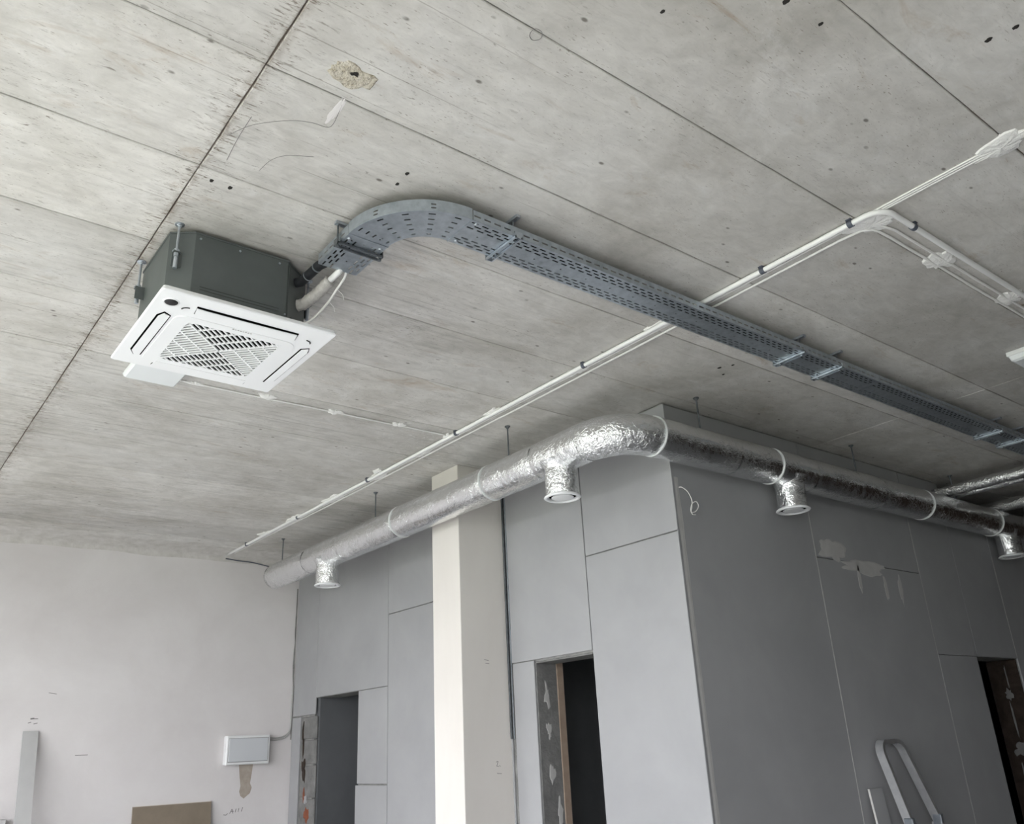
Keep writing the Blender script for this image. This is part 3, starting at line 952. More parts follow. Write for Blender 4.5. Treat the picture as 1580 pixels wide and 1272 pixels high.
# joint lips where sections meet
MB().box(BCX - 0.004, BCX + 0.004, TY0 - 0.002, TY1 + 0.002, TZ - 0.003, TZ - 0.0012).build('joint_lip', 'galv', tray)
MB().box(LX0 - 0.002, LX1 + 0.002, BCY - 0.003, BCY + 0.003, TZ - 0.003, TZ - 0.0012).build('joint_lip', 'galv', tray)
for (x, y) in ((BCX + 0.03, TY0 + 0.018), (BCX + 0.03, TY1 - 0.018), (LX0 + 0.018, BCY + 0.03), (LX1 - 0.018, BCY + 0.03)):
    MB().lathe(x, y, [(0, TZ - 0.006), (0.006, TZ - 0.005), (0.009, TZ - 0.0012)], 12).build('bolt', 'zinc', tray)

# brackets under the tray: strut, two rods, ceiling channel
def bracket(label, axis, c, w=0.105, dark=False):
    # axis 'Y': strut crosses a run along X, at x=c ; 'X': crosses the leg at y=c
    mid = (TY0 + TY1) / 2 if axis == 'Y' else (LX0 + LX1) / 2
    loc = (c, mid, CE) if axis == 'Y' else (mid, c, CE)
    t = thing('tray_bracket', label, 'bracket', loc, 'brackets carrying the cable tray')
    def P(u, v):       # u along strut, v along tray
        return (c + v, mid + u) if axis == 'Y' else (mid + u, c + v)
    z0, z1 = TZ - 0.013, TZ - 0.003
    def bx(mb, u0, u1, v0, v1, z0, z1):
        a, b = P(u0, v0), P(u1, v1)
        return mb.box(min(a[0], b[0]), max(a[0], b[0]), min(a[1], b[1]), max(a[1], b[1]), z0, z1)
    mt = 'darksteel' if dark else 'zinc'
    # slotted channel with its open side down: two bright edges with the dark slot between them
    for s in (-1, 1):
        mb = MB()
        bx(mb, -w, w, min(s * 0.011, s * 0.018), max(s * 0.011, s * 0.018), z0, z1)
        mb.build('strut_flange', mt, t)
    rin = 0.008 if dark else 0.035
    for s in (-1, 1):
        a = P(s * (w - rin), 0)
        MB().rod(a[0], a[1], z0 - 0.008, CE + 0.008, 0.0042, 8).build('threaded_rod', 'darksteel', t)
        mb = MB()
        mb.lathe(a[0], a[1], [(0, z0 - 0.007), (0.008, z0 - 0.007), (0.008, z0 - 0.0005)], 8)
        mb.build('nut', mt, t)
        mb = MB()
        bx(mb, s * (w - 0.002) - 0.002, s * (w - 0.002) + 0.002, -0.018, 0.018, z0, TZ + 0.016)
        mb.build('end_hook', mt, t)
    mb = MB()
    bx(mb, -w - 0.004, w + 0.004, -0.010, 0.010, CE - 0.014, CE - 0.001)
    mb.build('ceiling_channel', 'zinc', t)
    return t
bracket('dark steel bracket across the short tray leg beside the cassette', 'X', 2.715, 0.105, True)
bracket('zinc bracket under the tray just past its bend', 'Y', 1.905)
bracket('zinc bracket in the middle of the tray, nearer the cassette of the close pair', 'Y', 3.91)
bracket('zinc bracket in the middle of the tray, farther of the close pair', 'Y', 4.275)
bracket('zinc bracket at the dark far end of the tray, left of two', 'Y', 6.30)
bracket('zinc bracket at the dark far end of the tray, cut by the frame edge', 'Y', 6.66)

# pipes lying in the tray
def tray_path(off, z, y_start, x_end, pre=()):
    mid_r = (ri + ro) / 2 + off
    pts = list(pre) + [(BCX - mid_r, y, z) for y in (y_start, (y_start + BCY) / 2)]
    for k in range(0, 19):
        a = R(180 + 90 * k / 18)
        pts.append((BCX + mid_r * math.cos(a), BCY + mid_r * math.sin(a), z))
    x = BCX + 0.2
    while x < x_end:
        pts.append((x, BCY - mid_r, z)); x += 0.5
    return pts
a0 = on_chamfer(0.42, 3.512, -0.01); a1 = on_chamfer(0.42, 3.512, 0.03)
pp = tray_path(0.034, TZ + 0.026, 2.86, 9.1, [a0, a1, (1.345, 3.04, 3.516), (1.352, 2.95, 3.522)])
o = MB().tube(pp, 0.021, 14).build('refrigerant_pipe', 'rubber', smooth=True)
tag(o, 'black insulated pipe running from cassette corner into the tray', 'pipe')
for s, nm in ((a1, 0),):
    pass
MB().tube([(1.350, 2.965, 3.521), (1.3495, 2.972, 3.5205)], 0.0225, 14).build('clamp_ring', 'zinc', o)
MB().tube([(1.345, 3.045, 3.516), (1.344, 3.050, 3.5155)], 0.0225, 14).build('clamp_ring', 'zinc', o)
b0 = on_chamfer(0.62, 3.415, -0.01); b1 = on_chamfer(0.62, 3.42, 0.03)
wrap = [b0, b1, (1.395, 3.05, 3.445), (1.415, 2.965, 3.478)]
P_ = []
for i in range(len(wrap) - 1):
    for k in range(8):
        P_.append(tuple(Vector(wrap[i]).lerp(Vector(wrap[i + 1]), k / 8)))
P_.append(wrap[-1])
o = MB().tube(P_, 0.026, 16, rfun=lambda i, th: 0.0255 + 0.0022 * math.sin(i * 2.4 + th) + 0.001 * math.sin(5 * th + i)).build('wrapped_pipe', 'tape', smooth=True)
tag(o, 'short pipe wrapped in crumpled grey tape between cassette and tray', 'pipe')
MB().tube([(1.412, 2.972, 3.475), (1.428, 2.91, 3.499), (1.428, 2.90, 3.512)], 0.014, 12).build('pipe_end', 'pvc', o, smooth=True)
pp = [(1.432, 2.93, 3.515)] + tray_path(-0.02, TZ + 0.022, 2.86, 9.1)
o = MB().tube(pp, 0.016, 10).build('drain_pipe', 'cable_grey', smooth=True)
tag(o, 'grey pipe glimpsed through the slots of the cable tray', 'pipe')
pp = [on_chamfer(0.45, 3.298, 0.010), (1.375, 3.085, 3.315), (1.405, 3.055, 3.35), (1.437, 3.02, 3.405), (1.452, 2.975, 3.45), (1.462, 2.93, 3.485), (1.458, 2.89, 3.512), (1.46, 2.8, 3.512)]
def smooth_path(pts, n=8):
    out = []
    P = [Vector(p) for p in pts]
    for i in range(len(P) - 1):
        p0, p1, p2, p3 = P[max(i - 1, 0)], P[i], P[i + 1], P[min(i + 2, len(P) - 1)]
        for k in range(n):
            t = k / n
            out.append(0.5 * ((2 * p1) + (-p0 + p2) * t + (2 * p0 - 5 * p1 + 4 * p2 - p3) * t * t + (-p0 + 3 * p1 - 3 * p2 + p3) * t ** 3))
    out.append(P[-1])
    return out
o = MB().tube(smooth_path(pp), 0.0055, 8).build('supply_cable', 'cable', smooth=True)
tag(o, 'thin white cable dropping from the tray into the cassette corner', 'cable')
MB().tube([(1.437, 3.02, 3.405), (1.462, 3.02, 3.385), (1.473, 3.03, 3.368)], 0.0014, 5).build('tie_tail', 'cable', o)
MB().tube([(1.452, 2.975, 3.45), (1.475, 2.965, 3.425), (1.482, 2.965, 3.40)], 0.0014, 5).build('tie_tail', 'cable', o)

# ================================================================== VENTILATION DUCT
DX, DY, DZ, DR, ER = 3.37, 3.20, 3.25, 0.123, 0.27
DYE, DXE = 8.03, 10.6
duct = thing('ventilation_duct', 'foil wrapped round ventilation duct turning a corner under the ceiling', 'duct', (DX, DY, DZ))
def seg_path(a, b, step=0.012):
    a = Vector(a); b = Vector(b); n = max(2, int((b - a).length / step))
    return [a.lerp(b, k / n) for k in range(n + 1)]
def foil_tube(path, name, seed, amp=1.0, seg=56, lean=0.0):
    P = [Vector(p) for p in path]
    n = len(P)
    def rf(i, th):
        p = P[i]
        q = Vector((math.cos(th) * 0.9, math.sin(th) * 0.9, 0))
        s = (p - P[0]).length
        v = Vector((q.x * 2.2, q.y * 2.2, s * 9 + seed))
        d = 0.0030 * noise.noise(Vector((v.x, v.y, v.z * 0.6))) + 0.0011 * noise.noise(Vector((v.x, v.y, v.z * 3.0))) + 0.0004 * noise.noise(v * 6.0)
        e = min(i, n - 1 - i) / 3.0
        tuck = -0.004 * max(0, 1 - e)
        return DR + d * amp + tuck
    return MB().tube(P, DR, seg, False, 0, rf).build(name, 'foil_crumpled' if name == 'duct_elbow' else 'foil', duct, smooth=True)
ecx, ecy = DX + ER, DY + ER
yc = [DYE, 7.22, 6.55, 5.62, 4.43, 3.90, ecy]
for k in range(len(yc) - 1):
    foil_tube(seg_path((DX, yc[k], DZ), (DX, yc[k + 1], DZ)), 'duct_section', k * 17.3)
el = [(ecx + ER * math.cos(R(180 + a)), ecy + ER * math.sin(R(180 + a)), DZ) for a in [90 * k / 40 for k in range(41)]]
foil_tube(el, 'duct_elbow', 71.3, 1.8)
xc = [ecx, 4.36, 4.79, 5.20, 5.75, 6.10, 6.80, 8.02, 8.95, DXE]
for k in range(len(xc) - 1):
    foil_tube(seg_path((xc[k], DY, DZ), (xc[k + 1], DY, DZ)), 'duct_section', 200 + k * 13.1)
# closed end near the back wall
vs = []; mb = MB(); rings = []
for (rr_, y) in ((DR - 0.004, DYE), (DR * 0.97, DYE + 0.02), (DR * 0.75, DYE + 0.035), (DR * 0.05, DYE + 0.04)):
    rings.append([(DX + rr_ * math.cos(2 * PI * k / 40), y, DZ + rr_ * math.sin(2 * PI * k / 40)) for k in range(40)])
loft(rings, False, True, mb).build('end_cap', 'foil', duct, smooth=True)
# ties round the insulation
def tie(p, d):
    p = Vector(p); d = Vector(d)
    MB().tube([p - d * 0.0035, p + d * 0.0035], DR + 0.0025, 48, True).build('tie_band', 'band', duct)
for y in (5.62, 4.43):
    tie((DX, y, DZ), (0, 1, 0))
for x in (ecx + 0.002, 4.79, 6.80, 8.02):
    tie((x, DY, DZ), (1, 0, 0))
# outlets with disc valves
def outlet(x, y, zr, seed, label):
    ra = 0.101
    n = 26; prof = []
    mb = MB(); seg = 44; vs = []; fs = []
    for i in range(n + 1):
        z = DZ - 0.06 + (zr + 0.012 - (DZ - 0.06)) * i / n
        fl_ = 0.030 * max(0, 1 - i / 7.0) ** 2
        for k in range(seg):
            th = 2 * PI * k / seg
            v = Vector((math.cos(th) * 1.6, math.sin(th) * 1.6, z * 14 + seed))
            d = 0.004 * noise.noise(v) + 0.002 * noise.noise(v * 3)
            vs.append((x + (ra + d + fl_) * math.cos(th), y + (ra + d + fl_) * math.sin(th), z))
    for i in range(n):
        for k in range(seg):
            q = (k + 1) % seg
            fs.append((i * seg + k, i * seg + q, (i + 1) * seg + q, (i + 1) * seg + k))
    col_ = mb.add(vs, fs).build('outlet_collar', 'foil_crumpled', duct, smooth=True)
    r_ = MB(); r_.lathe(x, y, [(0.096, zr + 0.022), (0.106, zr + 0.012), (0.112, zr + 0.009), (0.114, zr + 0.004), (0.110, zr - 0.001), (0.098, zr - 0.003), (0.092, zr + 0.000), (0.090, zr + 0.008), (0.089, zr + 0.03)], 44)
    r_.build('valve_rim', 'white', col_, smooth=True)
    MB().lathe(x, y, [(0.0, zr + 0.016), (0.0895, zr + 0.016)], 44).build('throat_shade', 'opening_shade', col_)  # black disc paints the shade up inside the valve
    d_ = MB(); d_.lathe(x, y, [(0.0, zr - 0.002), (0.045, zr - 0.001), (0.064, zr + 0.001), (0.069, zr + 0.005), (0.060, zr + 0.010), (0.0, zr + 0.012)], 40)
    d_.build('valve_disc', 'white', col_, smooth=True)
for i, (x, y) in enumerate(((DX, 6.89), (DX, 3.73), (4.98, DY), (8.31, DY))):
    outlet(x, y, 2.962, i * 9.7, '')

# rods hanging the duct
def hanger(x, y, label):
    t = thing('duct_hanger', label, 'hanger rod', (x, y, CE), 'rods hanging the foil duct')
    MB().rod(x, y, DZ + DR - 0.004, CE + 0.008, 0.0055, 8).build('threaded_rod', 'darksteel', t)
    mb = MB()
    mb.lathe(x, y, [(0, CE - 0.016), (0.010, CE - 0.016), (0.010, CE - 0.006), (0.019, CE - 0.006), (0.019, CE + 0.001)], 8)
    mb.build('nut', 'darksteel', t)
hanger(DX, 7.90, 'thin dark rod above the closed duct end by the back wall')
hanger(DX, 6.05, 'thin dark rod above the duct between first outlet and column')
hanger(DX, 4.24, 'thin dark rod above the duct just left of its elbow')
hanger(4.105, DY, 'thin dark rod above the duct just right of its elbow')
hanger(5.90, DY, 'thin dark rod above the duct between its two right-hand outlets')
hanger(7.45, DY, 'thin rod in shadow beside the foil pipes')

# ================================================================== WHITE CONDUIT AND CABLES ON THE CEILING
CXc, CYc = 3.120, 1.345
zc = CE - 0.017
pts = [(CXc, YB - 0.005, zc)]
y = YB - 0.4
while y > CYc + 0.10:
    pts.append((CXc + 0.003 * noise.noise(Vector((y * 1.3, 0, 0))), y, zc)); y -= 0.4
br = 0.085
for k in range(0, 13):
    a = R(180 + 90 * k / 12)
    pts.append((CXc + br + br * math.cos(a), CYc + br + br * math.sin(a), zc))
for x in (3.6, 4.2, 4.8, 5.5, 6.5):
    pts.append((x, CYc, zc))
o = MB().tube(pts, 0.0125, 14).build('conduit_pipe', 'pvc', smooth=True)
tag(o, 'white plastic conduit pipe crossing the ceiling and bending right', 'conduit')
def clip(x, y, ax):
    mb = MB()
    n = 14; ring_o = []; 
    for k in range(n + 1):
        th = R(-50 + 280 * k / n)
        ring_o.append((math.cos(th), math.sin(th)))
    w = 0.011
    vs = []; fs = []
    for (c, s) in ring_o:
        for rad in (0.0128, 0.0165):
            for q in (-w, w):
                u, v = c * rad, -s * rad
                vs.append((x + u, y + q, zc + v) if ax == 'Y' else (x + q, y + u, zc + v))
    for k in range(n):
        a = k * 4; b = a + 4
        fs += [(a, a + 1, b + 1, b), (a + 2, b + 2, b + 3, a + 3), (a, b, b + 2, a + 2), (a + 1, a + 3, b + 3, b + 1)]
    fs += [(0, 2, 3, 1), (n * 4, n * 4 + 1, n * 4 + 3, n * 4 + 2)]
    mb.add(vs, fs)
    e = 0.018
    if ax == 'Y': mb.box(x - e, x + e, y - w, y + w, CE - 0.0045, CE + 0.001)
    else: mb.box(x - w, x + w, y - e, y + e, CE - 0.0045, CE + 0.001)
    return mb.build('conduit_clip', 'clip', origin=(x, y, CE))
CL = [(1.491, 'dark grey clip on the white conduit next to its bend'), (1.948, 'dark grey clip on the white conduit between bend and cable tray'),
      (3.193, 'dark grey clip on the conduit, first one left of the tray'), (4.492, 'dark grey clip on the conduit where the lamp cable joins'),
      (5.732, 'dark grey clip on the conduit above the column'), (7.022, 'dark grey clip on the conduit, second from the back wall'),
      (8.213, 'small dark grey clip on the conduit nearest the back wall')]
for y, lb in CL:
    tag(clip(CXc, y, 'Y'), lb, 'clip', 'clips on the white conduit')
tag(clip(3.375, CYc, 'X'), 'dark grey clip on the short conduit branch right of the bend', 'clip', 'clips on the white conduit')

def flat_cable(pts, label, name='flat_cable', w=0.0052, h=0.0038, mat='cable'):
    o = MB().tube(pts, 0.004, 8, True, 0, None, (h, w)).build(name, mat, smooth=True)
    return tag(o, label, 'cable')
for i, (x, lb) in enumerate(((3.143, 'flat white cable beside the conduit, closest of three to it'), (3.158, 'flat white cable beside the conduit, middle of three'), (3.173, 'flat white cable beside the conduit, outer one of three'))):
    pts = []
    y = YB - 0.01
    while y > -0.6:
        # the bundle eases under the line of the conduit once that has turned off
        ease = min(1, max(0, (1.9 - y) / 0.9))
        pts.append((x - 0.012 * ease + 0.005 * noise.noise(Vector((y * 1.1, 3.7, 0))) + 0.0012 * noise.noise(Vector((y * 2.1, i * 5.1, 0))), y, CE - 0.005))
        y -= 0.12
    flat_cable(pts, lb)
# round cable that wanders beside them and turns right
pts = []
y = YB - 0.02
while y > 1.56:
    pts.append((3.212 + 0.016 * noise.noise(Vector((y * 0.8, 5.5, 0))) - 0.05 * max(0, (y - 6.0) / 2.8), y, CE - 0.0075 - 0.004 * abs(noise.noise(Vector((y * 1.9, 2, 0))))))
    y -= 0.10
pts += [(3.222, 1.50, CE - 0.008), (3.25, 1.468, CE - 0.008), (3.30, 1.458, CE - 0.008)]
x = 3.4
while x < 6.5:
    pts.append((x, 1.456 + 0.004 * noise.noise(Vector((x * 2, 8, 0))), CE - 0.007)); x += 0.15
o = MB().tube(pts, 0.0065, 8).build('round_cable', 'cable', smooth=True)
tag(o, 'round white cable wandering beside the flat cables then turning right', 'cable')
pts = [(3.20, 1.50, CE - 0.006), (3.26, 1.43, CE - 0.006)]
x = 3.35
while x < 6.5:
    pts.append((x, 1.412 + 0.008 * noise.noise(Vector((x * 1.8, 3, 0))), CE - 0.007)); x += 0.15
o = MB().tube(pts, 0.006, 8).build('round_cable', 'cable', smooth=True)
tag(o, 'white branch cable between the conduit branch and the wandering cable', 'cable')
# feed of the emergency light
pts = []
x = 1.285
while x < 3.10:
    pts.append((x, 4.61 + 0.010 * noise.noise(Vector((x * 1.5, 1, 0))) - 0.012 * (x - 1.3), CE - 0.005)); x += 0.08
pts.append((3.118, 4.585, CE - 0.005))
o = MB().tube(pts, 0.0055, 8).build('lamp_cable', 'cable', smooth=True)
tag(o, 'thin white cable from the lamp behind the cassette to the conduit', 'cable')

# gypsum dabs holding the cables
DABS = [(3.155, 0.875, 0.055, 0.13, 1, 0), (3.215, 1.455, 0.06, 0.10, 2, 0.5), (3.79, 1.432, 0.085, 0.055, 3, 0.2), (4.47, 1.405, 0.075, 0.06, 4, 0.7), (3.145, 2.63, 0.035, 0.09, 5, 0),
        (1.80, 4.585, 0.065, 0.04, 6, 0), (2.26, 4.592, 0.05, 0.038, 7, 0), (2.72, 4.586, 0.05, 0.032, 8, 0), (1.38, 4.61, 0.06, 0.02, 9, 0), (3.115, 4.06, 0.03, 0.07, 10, 0),
        (3.16, 3.30, 0.03, 0.08, 11, 0), (3.17, 5.0, 0.04, 0.09, 12, 0), (3.165, 5.65, 0.05, 0.10, 13, 0), (3.15, 6.35, 0.06, 0.16, 14, 0), (3.14, 7.1, 0.055, 0.14, 15, 0), (3.09, 5.52, 0.03, 0.05, 17, 0),
        (3.13, 7.75, 0.05, 0.12, 16, 0), (3.12, 4.60, 0.035, 0.04, 18, 0)]
for (x, y, rx, ry, sd, rt) in DABS:
    ceiling_dab(x, y, rx, ry, sd * 5, 0.013, rot=rt, rough=0.42).build('gypsum_dab', 'gypsum', ce)

# spalled patch, repaired groove and dark dabs painting the shade of drill holes
ceiling_dab(0.985, 1.955, 0.085, 0.055, 77, 0.004, mat='spall').build('spalled_patch', 'spall', ce)
ceiling_dab(0.985, 1.945, 0.020, 0.013, 78, 0.006).build('core_hole_shade', 'hole', ce)  # dark dab paints the shade inside the hole
ceiling_dab(1.015, 2.135, 0.017, 0.07, 79, 0.0016, rough=0.25).build('gypsum_dab', 'plaster', ce)
for (x, y, r_) in ((1.39, 2.288, 0.009), (1.392, 2.363, 0.009), (0.878, 2.743, 0.010), (0.805, 2.74, 0.009), (1.898, 0.947, 0.012), (2.061, 0.936, 0.008), (2.57, 0.655, 0.011), (2.588, 0.578, 0.010), (3.863, 2.81, 0.012), (1.62, 1.19, 0.008), (1.05, 1.35, 0.006), (3.90, 2.74, 0.009), (3.96, 2.86, 0.008)):
    ceiling_dab(x, y, r_ * 0.85, r_ * 1.15, int(x * 1000), 0.0012, rough=0.2).build('hole_shade', 'hole', ce)

# pencil arcs drawn by the fitters
PENCIL = [[(0.762, 2.46), (0.811, 2.361), (0.9, 2.272), (0.971, 2.234), (1.025, 2.225), (1.036, 2.193), (1.017, 2.094)],
          [(0.927, 2.581), (0.939, 2.501), (0.976, 2.444), (1.058, 2.396)], [(0.793, 2.323), (0.797, 2.461), (0.808, 2.591)],
          [(1.343, 1.485), (1.346, 1.464), (1.372, 1.464), (1.384, 1.487), (1.369, 1.504), (1.351, 1.498), (1.343, 1.485)]]
def smooth2(L_):
    return [(q.x, q.y) for q in smooth_path([(x, y, 0) for x, y in L_])]
for L_ in PENCIL:
    MB().tube([(x, y, CE - 0.0006) for x, y in smooth2(L_)], 0.0011, 4).build('pencil_mark', 'pencil', ce)

# ================================================================== SMALL LAMPS
lamp = thing('emergency_light', 'flat white emergency lamp on the ceiling behind the cassette', 'lamp', (1.137, 4.53, CE))
MB().cbox(1.0, 1.275, 4.42, 4.645, CE - 0.022, CE - 0.001, 0.004).build('base_plate', 'whitemetal', lamp)
loft([[(x, y, CE - 0.022) for x, y in rr(0.994, 1.281, 4.415, 4.65, 0.012)], [(x, y, CE - 0.036) for x, y in rr(0.998, 1.277, 4.42, 4.645, 0.012)], [(x, y, CE - 0.044) for x, y in rr(1.008, 1.267, 4.43, 4.635, 0.012)]]).build('cover', 'diffuser', lamp)
bt = thing('batten_light', 'white ceiling batten lamp cut off by the right frame edge', 'lamp', (5.7, 1.67, CE))
MB().cbox(5.168, 6.37, 1.60, 1.735, CE - 0.03, CE - 0.001, 0.004).build('base_plate', 'whitemetal', bt)
loft([[(x, y, CE - 0.03) for x, y in rr(5.175, 6.363, 1.607, 1.728, 0.01)], [(x, y, CE - 0.055) for x, y in rr(5.18, 6.358, 1.612, 1.723, 0.01)], [(x, y, CE - 0.064) for x, y in rr(5.195, 6.343, 1.627, 1.708, 0.01)]]).build('diffuser', 'diffuser', bt)

# ================================================================== FOIL PIPES AT THE DARK RIGHT END
def foil_pipe(x, z, r, y0, y1, label):
    P = seg_path((x, y0, z), (x, y1, z), 0.04)
    o = MB().tube(P, r, 24, True, 0, lambda i, th: r + 0.002 * noise.noise(Vector((math.cos(th) * 2, math.sin(th) * 2, i * 0.9 + x)))).build('foil_pipe', 'foil_crumpled', smooth=True)
    return tag(o, label, 'pipe')
foil_pipe(7.38, 3.452, 0.046, -1.5, 3.34, 'upper foil wrapped pipe at the dark right edge under the ceiling')
foil_pipe(7.53, 3.440, 0.030, -1.5, 3.36, 'thinner foil pipe just below the upper one at the right edge')
foil_pipe(8.35, 3.44, 0.055, -1.5, 4.6, 'foil pipe in deep shadow above the far end of the duct')

# ================================================================== THINGS ON THE BACK WALL
bx_ = thing('distribution_box', 'white wall-mounted distribution box with grey door', 'fuse box', (3.53, YB, 1.53))
fx0, fx1, fz0, fz1, fy = 3.262, 3.705, 1.533, 1.803, YB - 0.085
MB().cbox(fx0, fx1, fy, YB - 0.0005, fz0, fz1, 0.008).build('housing', 'whitemetal', bx_)
mb = MB().box(fx0 + 0.020, fx1 - 0.020, fy - 0.002, fy + 0.004, fz0 + 0.024, fz1 - 0.024)
mb.build('door_gap_shade', 'pencil', bx_)  # dark plate paints the shade of the gap round the door
MB().cbox(fx0 + 0.0235, fx1 - 0.0235, fy - 0.008, fy + 0.002, fz0 + 0.0285, fz1 - 0.0275, 0.003).build('door', 'boxdoor', bx_)
for dz, lb in ((1.775, 'upper grey cable leaving the distribution box towards the corner'), (1.755, 'lower grey cable leaving the distribution box towards the corner')):
    pts = smooth_path([(3.70, YB - 0.02, dz), (3.80, YB - 0.012, dz - 0.006), (3.88, YB - 0.012, dz + 0.012), (3.935, YB - 0.012, dz + 0.06), (3.950, YB - 0.014, dz + 0.16), (3.953, YB - 0.014, dz + 0.5)])
    tag(MB().tube(pts, 0.0065, 8).build('wall_cable', 'cable_grey', smooth=True), lb, 'cable')
# brown stain under the box, knife cuts, pencilled signs
pts = [(3.43, 1.54), (3.575, 1.54), (3.565, 1.44), (3.555, 1.36), (3.575, 1.32), (3.56, 1.27), (3.525, 1.245), (3.50, 1.225), (3.465, 1.25), (3.45, 1.29), (3.46, 1.34), (3.445, 1.42)]
MB().prism_y(pts, YB - 0.0012, YB + 0.002).build('water_stain', 'stain', wl)
mb = MB()
for p, q, w in (((1.64, 2.210), (1.705, 2.200), 0.004), ((1.525, 1.992), (1.555, 1.996), 0.010), ((1.55, 1.992), (1.585, 1.992), 0.005), ((1.51, 1.958), (1.535, 1.965), 0.005), ((1.555, 1.950), (1.585, 1.957), 0.006), ((1.925, 1.678), (2.03, 1.680), 0.005)):
    mb.prism_y(stroke(p, q, w * 0.6, 0), YB - 0.001, YB + 0.002)
mb.build('knife_cut', 'pencil', wl)
mb = MB()
for p, q in (((3.31, 1.095), (3.335, 1.09)), ((3.335, 1.09), (3.352, 1.105)), ((3.37, 1.10), (3.392, 1.14)), ((3.392, 1.14), (3.402, 1.10)), ((3.378, 1.118), (3.41, 1.12)), ((3.425, 1.108), (3.432, 1.14)), ((3.452, 1.11), (3.460, 1.142)), ((3.485, 1.112), (3.497, 1.148))):
    mb.prism_y(stroke(p, q, 0.003, 0), YB - 0.001, YB + 0.002)
mb.build('pencil_mark', 'pencil', wl)
# dark crack down the corner
mb = MB(); L = []
n = 46
vs = []; fs = []
for k in range(n + 1):
    z = 1.75 + (3.30 - 1.75) * k / n
    w = 0.008 + 0.016 * abs(noise.noise(Vector((z * 2.2, 4, 0)))) + 0.004 * noise.noise(Vector((z * 9, 2, 0)))
    vs += [(XD - w, YB - 0.001, z), (XD + 0.002, YB - 0.003, z)]
for k in range(n):
    fs.append((k * 2, k * 2 + 1, k * 2 + 3, k * 2 + 2))
mb.add(vs, fs).build('corner_crack', 'blockwork', wl)
# dark lead along the top of the wall to the first hanger
pts = smooth_path([(3.13, YB - 0.02, CE - 0.045), (3.25, YB - 0.02, CE - 0.055), (3.40, YB - 0.02, CE - 0.06), (3.52, YB - 0.02, CE - 0.075), (3.62, YB - 0.02, CE - 0.09)])
tag(MB().tube(pts, 0.006, 6).build('dark_lead', 'clip', smooth=True), 'thin dark lead along the wall top below the conduit end', 'cable')

# leaning plank, brown board, small block
def leaning(name, label, cat, x0, x1, top, foot, thick, mat, edge=None):
    a = math.atan2(foot, top)
    y_t, y_f = YB - 0.006, YB - 0.006 - foot
    nn = Vector((0, -math.cos(a), -math.sin(a) * -1)) * 1
    # profile in the YZ plane
    d = Vector((y_t - y_f, top)).normalized(); nrm = Vector((-d.y, d.x)) * thick
    prof = [(y_f, 0.0), (y_t, top), (y_t + nrm.x, top + nrm.y), (y_f + nrm.x, 0.0)]
    mb = MB(); mb.prism_x(prof, x0, x1)
    return mb, prof
mb, pf = leaning('', '', '', 1.478, 1.60, 1.885, 0.62, 0.02, '')
tag(mb.build('grey_plank', 'plank', origin=(1.54, 8.4, 0)), 'narrow grey plank leaning against the back wall at far left', 'plank')
mb, pf = leaning('', '', '', 2.462, 3.175, 1.222, 0.18, 0.016, '')
bo = mb.build('hardboard_sheet', 'chipboard', origin=(2.82, 8.7, 0))
tag(bo, 'brown hardboard sheet leaning against the back wall below the distribution box', 'board')
MB().prism_x([(pf[1][0], pf[1][1] - 0.004), (pf[1][0], pf[1][1] + 0.001), (pf[2][0], pf[2][1] + 0.001), (pf[2][0] - 0.001, pf[2][1] - 0.004)], 2.462, 3.175).build('top_edge', 'chipedge', bo)
tag(MB().cbox(1.20, 1.435, YB - 0.16, YB - 0.01, 0, 1.205, 0.004).build('grey_box', 'plank', origin=(1.3, 8.7, 0)), 'top of a grey box by the back wall in the bottom left corner', 'box')

# ================================================================== THINGS AT THE DARK WALL
# wire tail on the wall
pts = smooth_path([(4.035, YC + 0.002, 3.035), (4.038, YC - 0.02, 3.030), (4.075, YC - 0.03, 3.005), (4.105, YC - 0.03, 2.955), (4.098, YC - 0.03, 2.905), (4.085, YC - 0.03, 2.875), (4.120, YC - 0.035, 2.880), (4.150, YC - 0.04, 2.915), (4.135, YC - 0.04, 2.945), (4.100, YC - 0.035, 2.930), (4.085, YC - 0.03, 2.890), (4.095, YC - 0.03, 2.862), (4.125, YC - 0.03, 2.862)])
tag(MB().tube(pts, 0.0032, 6).build('wire_tail', 'cable', smooth=True), 'loose curl of white wire sticking out of the dark wall', 'wire')

# aluminium stepladder leaning to the wall
lad = thing('stepladder', 'aluminium ladder with rounded top rail against the dark partition', 'ladder', (5.7, 3.0, 0))
ty, tz = YC - 0.05, 1.50
def lad_pt(u, h):      # u: -1..1 across, h: height
    t = h / tz
    y_ = ty - 0.40 * (1 - t)
    half = 0.135 + 0.13 * (1 - t)
    return Vector((5.80 + u * half + 0.07 * (1 - t), y_, h))
def rail_bar(mb, path, w, d):
    # rectangular section rail: width w along X, depth d along Y
    P = [Vector(p) for p in path]; vs = []; fs = []
    n = len(P)
    for i in range(n):
        t = (P[min(i + 1, n - 1)] - P[max(i - 1, 0)]).normalized()
        s = Vector((0, 1, 0)); s = (s - t * s.dot(t)).normalized()
        q = t.cross(s)
        for (a, b) in ((-1, -1), (1, -1), (1, 1), (-1, 1)):
            vs.append(P[i] + q * (a * w) + s * (b * d))
    for i in range(n - 1):
        for k in range(4):
            k2 = (k + 1) % 4
            fs.append((i * 4 + k, i * 4 + k2, (i + 1) * 4 + k2, (i + 1) * 4 + k))
    fs += [(3, 2, 1, 0), tuple((n - 1) * 4 + k for k in range(4))]
    return mb.add(vs, fs)
path = [lad_pt(-1, h) for h in (0.0, 0.9, 1.40)]
pl_, pr_ = lad_pt(-1, 1.40), lad_pt(1, 1.40)
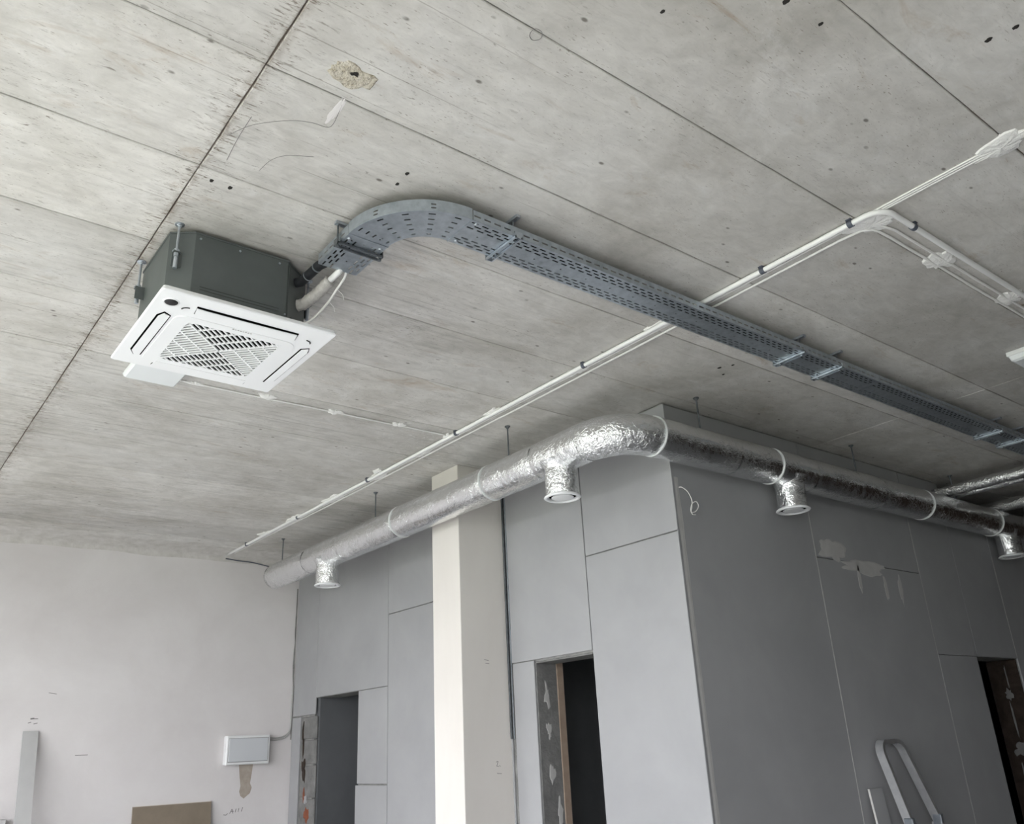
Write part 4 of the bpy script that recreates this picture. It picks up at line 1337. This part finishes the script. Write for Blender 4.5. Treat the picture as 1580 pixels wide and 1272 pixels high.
for k in range(1, 8):
    a = R(180 - 90 * k / 7)
    path.append(Vector((pl_.x + 0.075 + 0.075 * math.cos(a), lad_pt(-1, 1.40 + 0.075 * math.sin(a)).y, 1.40 + 0.085 * math.sin(a))))
for k in range(0, 8):
    a = R(90 - 90 * k / 7)
    path.append(Vector((pr_.x - 0.075 + 0.075 * math.cos(a), lad_pt(1, 1.40 + 0.075 * math.sin(a)).y, 1.40 + 0.085 * math.sin(a))))
path += [lad_pt(1, h) for h in (0.9, 0.0)]
rail_bar(MB(), path, 0.014, 0.028).build('top_rail', 'alu', lad)
for h in (0.22, 0.46, 0.70, 0.94):
    a, b = lad_pt(-1, h), lad_pt(1, h)
    MB().cbox(a.x + 0.012, b.x - 0.012, a.y - 0.05, a.y + 0.045, h - 0.02, h + 0.008, 0.004).build('step', 'alu', lad)
for u in (-1, 1):
    a = lad_pt(u, 0.98)
    MB().cbox(a.x - 0.020, a.x + 0.020, a.y - 0.03, a.y + 0.03, 0.92, 1.03, 0.006).build('hinge_bracket', 'zinc', lad)
    p = lad_pt(u, 0.98)
    rail_bar(MB(), [p + Vector((0, 0.03, 0)), Vector((p.x - u * 0.06, YC - 0.04, 0.0))], 0.010, 0.014).build('leg', 'alu', lad)
# board offcut leaning beside it
mb = MB().prism_x([(YC - 0.03, 1.205), (YC - 0.018, 1.205), (YC - 0.118, 0.0), (YC - 0.130, 0.0)], 5.512, 5.665)
of = mb.build('board_offcut', 'drywall', origin=(5.57, YC - 0.08, 0))
tag(of, 'narrow plasterboard offcut leaning on the dark wall left of the ladder', 'board')
MB().prism_x([(YC - 0.0312, 1.204), (YC - 0.0175, 1.2062), (YC - 0.1175, 0.0), (YC - 0.1312, 0.0)], 5.5085, 5.512).build('cut_edge', 'paper', of)

# dabs of plaster on the dark masonry jamb inside the black opening
tj = bpy.data.objects['trim_1']
for (y, z, ry_, rz, sd) in ((YC + 0.13, 1.80, 0.035, 0.05, 21), (YC + 0.15, 1.35, 0.06, 0.05, 22), (YC + 0.14, 1.58, 0.008, 0.16, 23), (YC + 0.12, 1.95, 0.006, 0.12, 24), (YC + 0.17, 1.12, 0.008, 0.14, 25)):
    patch_x(blob(y, z, ry_, rz, sd, 20, 0.5), 8.268, 0.004).build('plaster_dab', 'render', tj)

for o in bpy.data.objects:
    if '_o' in o:
        del o['_o']
